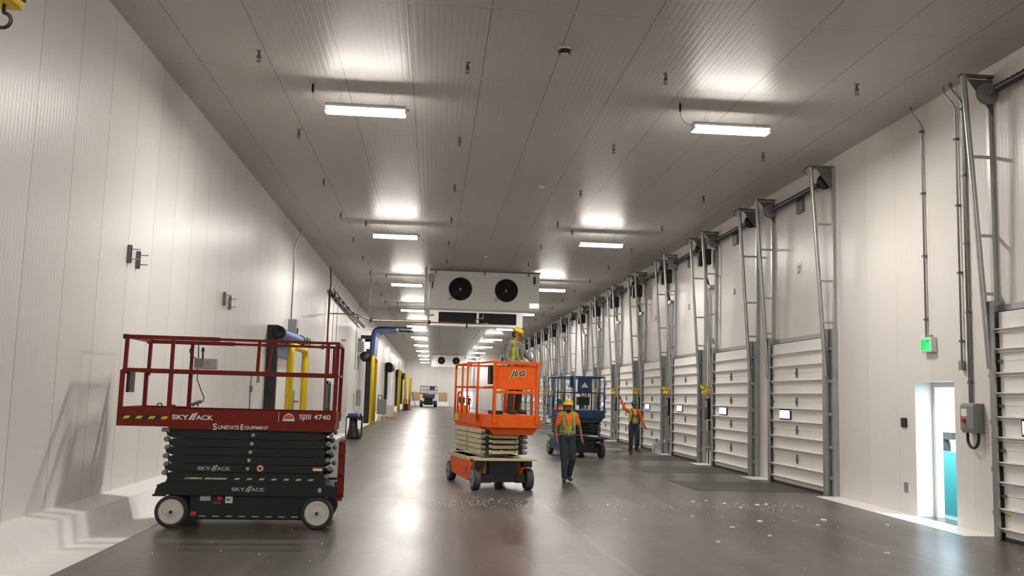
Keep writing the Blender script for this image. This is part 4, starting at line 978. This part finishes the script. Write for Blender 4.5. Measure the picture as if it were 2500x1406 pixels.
    for rr_, z in rings:
        for k in range(nn):
            a = 2*PI*k/nn; fx = 1; 
            x = rr_*math.cos(a)*.94; y = rr_*math.sin(a)*1.12
            if rr_ == .135 and not brim_all and math.sin(a) > -.2: x *= .9; y *= .9
            if rr_ == .135: y -= .02 if math.sin(a) < 0 else 0
            vs.append(H_(c0[0]+x, c0[1]+y, c0[2]+z))
    m_ = len(rings); hh._add(vs, [(i_*nn+k, i_*nn+(k+1)%nn, (i_+1)*nn+(k+1)%nn, (i_+1)*nn+k) for i_ in range(m_-1) for k in range(nn)]+[tuple(range(nn))], True)
    hat = hh.build('hard_hat', helm, r)
    hb = MB(); hb.path([H_(.115*.94*math.cos(a), .012+.115*1.12*math.sin(a), .068) for a in [2*PI*i_/20 for i_ in range(21)]], .008, 6)
    if brim_all: hb.build('hat_band', 'black', hat)
    else: hb.bm.free(); MB().cap(H_(0,-.0,.155), H_(0,.06,.15), .012).build('hat_ridge', helm, hat)
    return r
std = dict(pelvis=(0,0,.95), chest=(0,0,1.26), neck=(0,0,1.45), head=(0,-.02,1.585), shL=(.165,0,1.40), shR=(-.165,0,1.40),
    hipL=(.09,0,.90), hipR=(-.09,0,.90), kneeL=(.1,-.02,.49), kneeR=(-.1,-.02,.49), ankL=(.1,.01,.09), ankR=(-.1,.01,.09), toeL=(.12,-.14,.045), toeR=(-.12,-.14,.045),
    elL=(.24,.02,1.13), elR=(-.24,.02,1.13), wrL=(.25,-.06,.90), wrR=(-.25,-.06,.90))
# walking worker (his feet at px 1370-1395)
w1 = dict(std); w1.update(kneeL=(.10,-.10,.50), ankL=(.05,.06,.12), toeL=(.07,-.10,.06), kneeR=(-.08,-.10,.49), ankR=(-.07,-.16,.09), toeR=(-.10,-.30,.045),
    elL=(.27,.05,1.14), wrL=(.31,-.02,.90), elR=(-.26,.0,1.13), wrR=(-.25,-.10,.90), head=(0,-.04,1.585), neck=(0,-.01,1.45))
person('worker in yellow hard hat and vest over orange shirt walking toward the camera', (2.92, 20.15, 0), 0, w1, 'orshirt', 'short', short=True, beard=True, pants='denim')
# worker with raised arm
w2 = dict(std); w2.update(elR=(-.37,-.04,1.50), wrR=(-.50,-.10,1.80), elL=(.30,.04,1.15), wrL=(.36,-.06,.93), kneeL=(.12,-.05,.50), ankL=(.10,-.02,.16), toeL=(.12,-.14,.11), curlR=1, head=(.0,-.02,1.60))
person('worker in dark hard hat reaching up to yellow dock light with one arm', (6.70, 31.0, 0), math.radians(8), w2, 'orshirt', 'long', helm='helmg', harness=True, pants='denim', head_yaw=-.2)
# worker on the orange lift
w3 = dict(std); w3.update(shL=(.165,-.02,1.40), elL=(.26,-.16,1.18), wrL=(.22,-.36,1.06), elR=(-.25,.02,1.14), wrR=(-.23,-.12,.94), head=(.0,-.06,1.60), kneeL=(.14,-.06,.49), ankL=(.22,.02,.09), toeL=(.30,-.12,.045))
person('worker in yellow hard hat and grey sleeves standing on the orange lift', (1.62, 18.98, 1.42), math.radians(55), w3, 'greycloth', 'long', skin='skinl', pants='browncloth', brim_all=True, head_yaw=.3, head_pitch=.45)
# partly hidden workers
w4 = dict(std); w4.update(elR=(-.24,-.16,1.18), wrR=(-.14,-.36,1.16), elL=(.24,-.16,1.18), wrL=(.14,-.36,1.16))
person('worker in orange shirt mostly hidden behind the orange lift', (.93, 29.9, 0), math.radians(60), w4, 'orshirt', 'long', vest=False, pants='denim', helm='boot')
person('worker in orange shirt partly hidden behind the blue lift', (4.45, 33.0, 0), math.radians(-40), w4, 'orshirt', 'long', vest=False, pants='denim', helm='helmg')
person('small distant worker standing near the far daylight opening', (4.15, 108.0, 0), 0, dict(std), 'red', 'long', vest=False, pants='denim', helm='redb')

# ---------------------------------------------------------------- loose things
ct = empty('waste_cart', 'black waste cart with hanging bag and blue lid tray near the white door', 'cart', (-2.94, 36.35, 0))
MB().loft([(0,0,0.02,.31,.26),(0,0,.12,.27,.24),(-.02,0,.45,.17,.2),(-.02,0,.80,.15,.2)], 20).build('waste_bag', 'bag', ct, bevel=0)
MB().box(-.27, .20, -.22, .22, .80, .86).box(-.29, -.25, -.22, -.18, .1, .84).box(.28, .32, -.2, -.16, .1, .88).box(.28, .32, .16, .2, .1, .88).box(.16, .32, -.22, .22, .72, .80).build('cart_frame', 'black', ct)
MB().box(-.23, .14, -.2, .2, .86, .97).build('lid_tray', 'tarp', ct, bevel=.02)
MB().lathe([(0,0),(.05,0),(.055,.12),(.02,.17),(.02,.2),(0,.2)], (.08,-.05,.97), 'z', 14).build('spray_bottle', 'decal', ct)
MB().box(.2, .28, -.1, .1, .8, .96).build('handle', 'black', ct)
cabn = empty('equipment_cabinet', 'grey cabinet on yellow folding legs beyond the blue curtain door', 'cabinet', (-3.05, 58.3, 0))
MB().box(-.3, .25, -.3, .3, .48, 1.38).build('cabinet_body', 'grey', cabn, bevel=.02)
MB().path([(-.25,-.2,1.38),(-.25,-.2,1.62),(-.02,-.2,1.62),(-.02,-.2,1.38)], .03, 8).build('handle', 'black', cabn)
for x0, x1 in ((-.05,-.28), (.05,.22)):
    for y in (-.25, .25): MB().bar((x0,y,.7), (x1,y,0), .045).build('leg', 'cream', cabn)
pa = empty('pallet', 'wooden pallet on floor beyond the grey cabinet', 'pallet', (-3.0, 66.5, 0))
for y in (-.5, 0, .5): MB().box(-.6, .6, y-.06, y+.06, 0, .11).build('runner', 'wood', pa)
for x in (-.5,-.25,0,.25,.5): MB().box(x-.08, x+.08, -.55, .55, .11, .14).build('deck_board', 'wood', pa)
tag(MB().box(-3.5, -2.65, 66.1, 66.95, .142, .95).build('carton', 'card', bevel=.01), 'large cream carton standing on the wooden pallet', 'box')
tag(MB().lathe([(0,0),(.12,0),(.14,.35),(.145,.37),(0,.37)], (-2.49, 66.6, .142), 'z', 18).build('bucket', 'decal'), 'white bucket beside the cream carton', 'bucket')
def stand(x, y, lb):
    e = empty('barrier_post', lb, 'post', (x,y,0)); MB().lathe([(0,0),(.25,0),(.22,.05),(0,.06)], (0,0,0), 'z', 16).build('base', 'black', e); MB().tube((0,0,.05), (0,0,1.15), .06, n=10).build('post', 'redb', e)
stand(-2.95, 98, 'nearest red barrier post along the left wall far down'); stand(-2.85, 106, 'middle red barrier post along the left wall far down'); stand(-2.45, 104, 'red barrier post standing farthest out from the left wall')
pj_ = MB(); pj_.box(-3.1, -2.5, 100, 100.5, .0, .7); tag(pj_.build('machine_cart', 'black', bevel=.03), 'dark low machine between the red barrier posts', 'machine')
la = empty('step_ladder', 'step ladder standing open near the far left wall', 'ladder', (-2.75, 127, 0))
for s_ in (-1, 1):
    for yy in (-.3, .3): MB().bar((s_*.55,yy,0), (s_*.04,yy*.6,2.0), .07).build('side_rail', 'galvd', la)
for z in (.35,.7,1.05,1.4,1.75): MB().box(.04+.51*(1-z/2)-.05, .04+.51*(1-z/2)+.05, -.28, .28, z-.015, z+.015).build('step', 'galvd', la)
for x, lb in ((-2.5,'left plywood board leaning on the far wall behind the blue lift'), (1.6,'right plywood board on the far wall behind the blue lift')):
    e = empty('plywood_board', lb, 'board', (x, 144, 1.4)); MB().box(-.56, .56, -.05, 0, -.58, .58).build('board', 'wood', e); 
    MB().box(-.6, -.56, -.06, 0, -.62, .62).box(.56, .6, -.06, 0, -.62, .62).box(-.6, .6, -.06, 0, .58, .62).box(-.6, .6, -.06, 0, -.62, -.58).build('frame', 'copper', e)
jug = empty('water_jug', 'clear plastic water jug by the dock door near raised-arm worker', 'jug', (7.45, 30.9, 0))
MB().lathe([(0,0),(.13,0),(.14,.02),(.14,.30),(.12,.36),(.05,.42),(.04,.44),(.04,.47),(0,.47)], (0,0,0), 'z', 22).build('bottle', 'glass', jug); MB().lathe([(0,0),(.045,0),(.045,.04),(0,.04)], (0,0,.47), 'z', 14).build('cap', 'tarp', jug)
ex2 = MB(); pts = []
for i in range(60):
    a = i*.5; rr_ = .35+.1*math.sin(i*.7); pts.append((6.15+rr_*math.cos(a)*.9, 32.2+rr_*math.sin(a)*1.4, .02+.05*abs(math.sin(i*.37))))
ex2.path(pts, .009, 5); tag(ex2.build('power_cord', 'cream'), 'loose coil of pale cord on floor left of raised-arm worker', 'cord')
# yellow hoist in the top left corner
ho = empty('chain_hoist', 'yellow hoist block with black hook hanging at top left corner', 'hoist', (-2.80, 6.0, 4.28))
MB().box(-.30, .06, -.12, .12, -.10, .35).build('hoist_body', 'yellow', ho, bevel=.03)
MB().box(.04, .07, -.10, .10, -.04, .35).build('edge_guard', 'black', ho)
MB().path([(-.02,0,-.10),(-.02,0,-.15)] + arc((-.02,-.205), .05, PI/2, -PI, 10, lambda a, b: (a, 0, b)), .012, 8).build('hook', 'black', ho)
MB().tube((-.12,0,.35), (-.12,0,H-4.28), .012, n=6).build('chain', 'galvd', ho)
# scraps on the floor
rnd = random.Random(3)
def scrap(x, y, s_, lb):
    m_ = MB(); n_ = 6; a0 = rnd.random()*6
    poly = [(x+s_*(.7+.6*rnd.random())*math.cos(a0+2*PI*k/n_), y+s_*(.7+.9*rnd.random())*math.sin(a0+2*PI*k/n_)) for k in range(n_)]
    m_.prism(poly, .0, .008+s_*.35*rnd.random(), 'z'); tag(m_.build('foam_scrap', 'foam'), lb, 'scrap', 'white foam scraps on the floor')
SCR = [(5.75,16.35,.045),(5.3,15.9,.03),(5.0,14.1,.04),(6.1,14.35,.05),(5.75,13.75,.03),(4.35,13.4,.035),(4.1,14.6,.03),(5.0,16.9,.03),(3.7,12.0,.03),(5.2,16.5,.035),(5.95,16.45,.03),(4.7,16.7,.03),(3.0,15.9,.03),(2.9,14.0,.025),(4.6,12.6,.03),(6.9,13.9,.03),(2.3,16.9,.025),(5.6,11.3,.035)]
for k, (x, y, s_) in enumerate(sorted(SCR, key=lambda q: q[1])): scrap(x, y, s_, 'white foam scrap on the floor, %s nearest to the camera of the eighteen' % ORD[k])
cr_ = MB()
for i in range(650):
    t_ = rnd.random()
    x = -.6+7.2*t_; y = 16.0+rnd.gauss(0, .38)+ .5*math.sin(x*1.3)*.4
    if rnd.random() < .35: x = rnd.uniform(-.6, 2.4); y = rnd.gauss(15.9, .45)
    if rnd.random() < .22: x = rnd.uniform(-3, 7); y = rnd.uniform(10, 17)
    s_ = rnd.uniform(.003, .008)
    cr_._add([(x-s_,y-s_*2,.001),(x+s_,y-s_,.001),(x+s_,y+s_*2,.001),(x-s_,y+s_,.001),(x,y,.002+s_)], [(0,1,4),(1,2,4),(2,3,4),(3,0,4),(3,2,1,0)])
tag(cr_.build('debris', 'foam'), 'fine white crumbs scattered across the concrete floor', 'debris', kind='stuff')
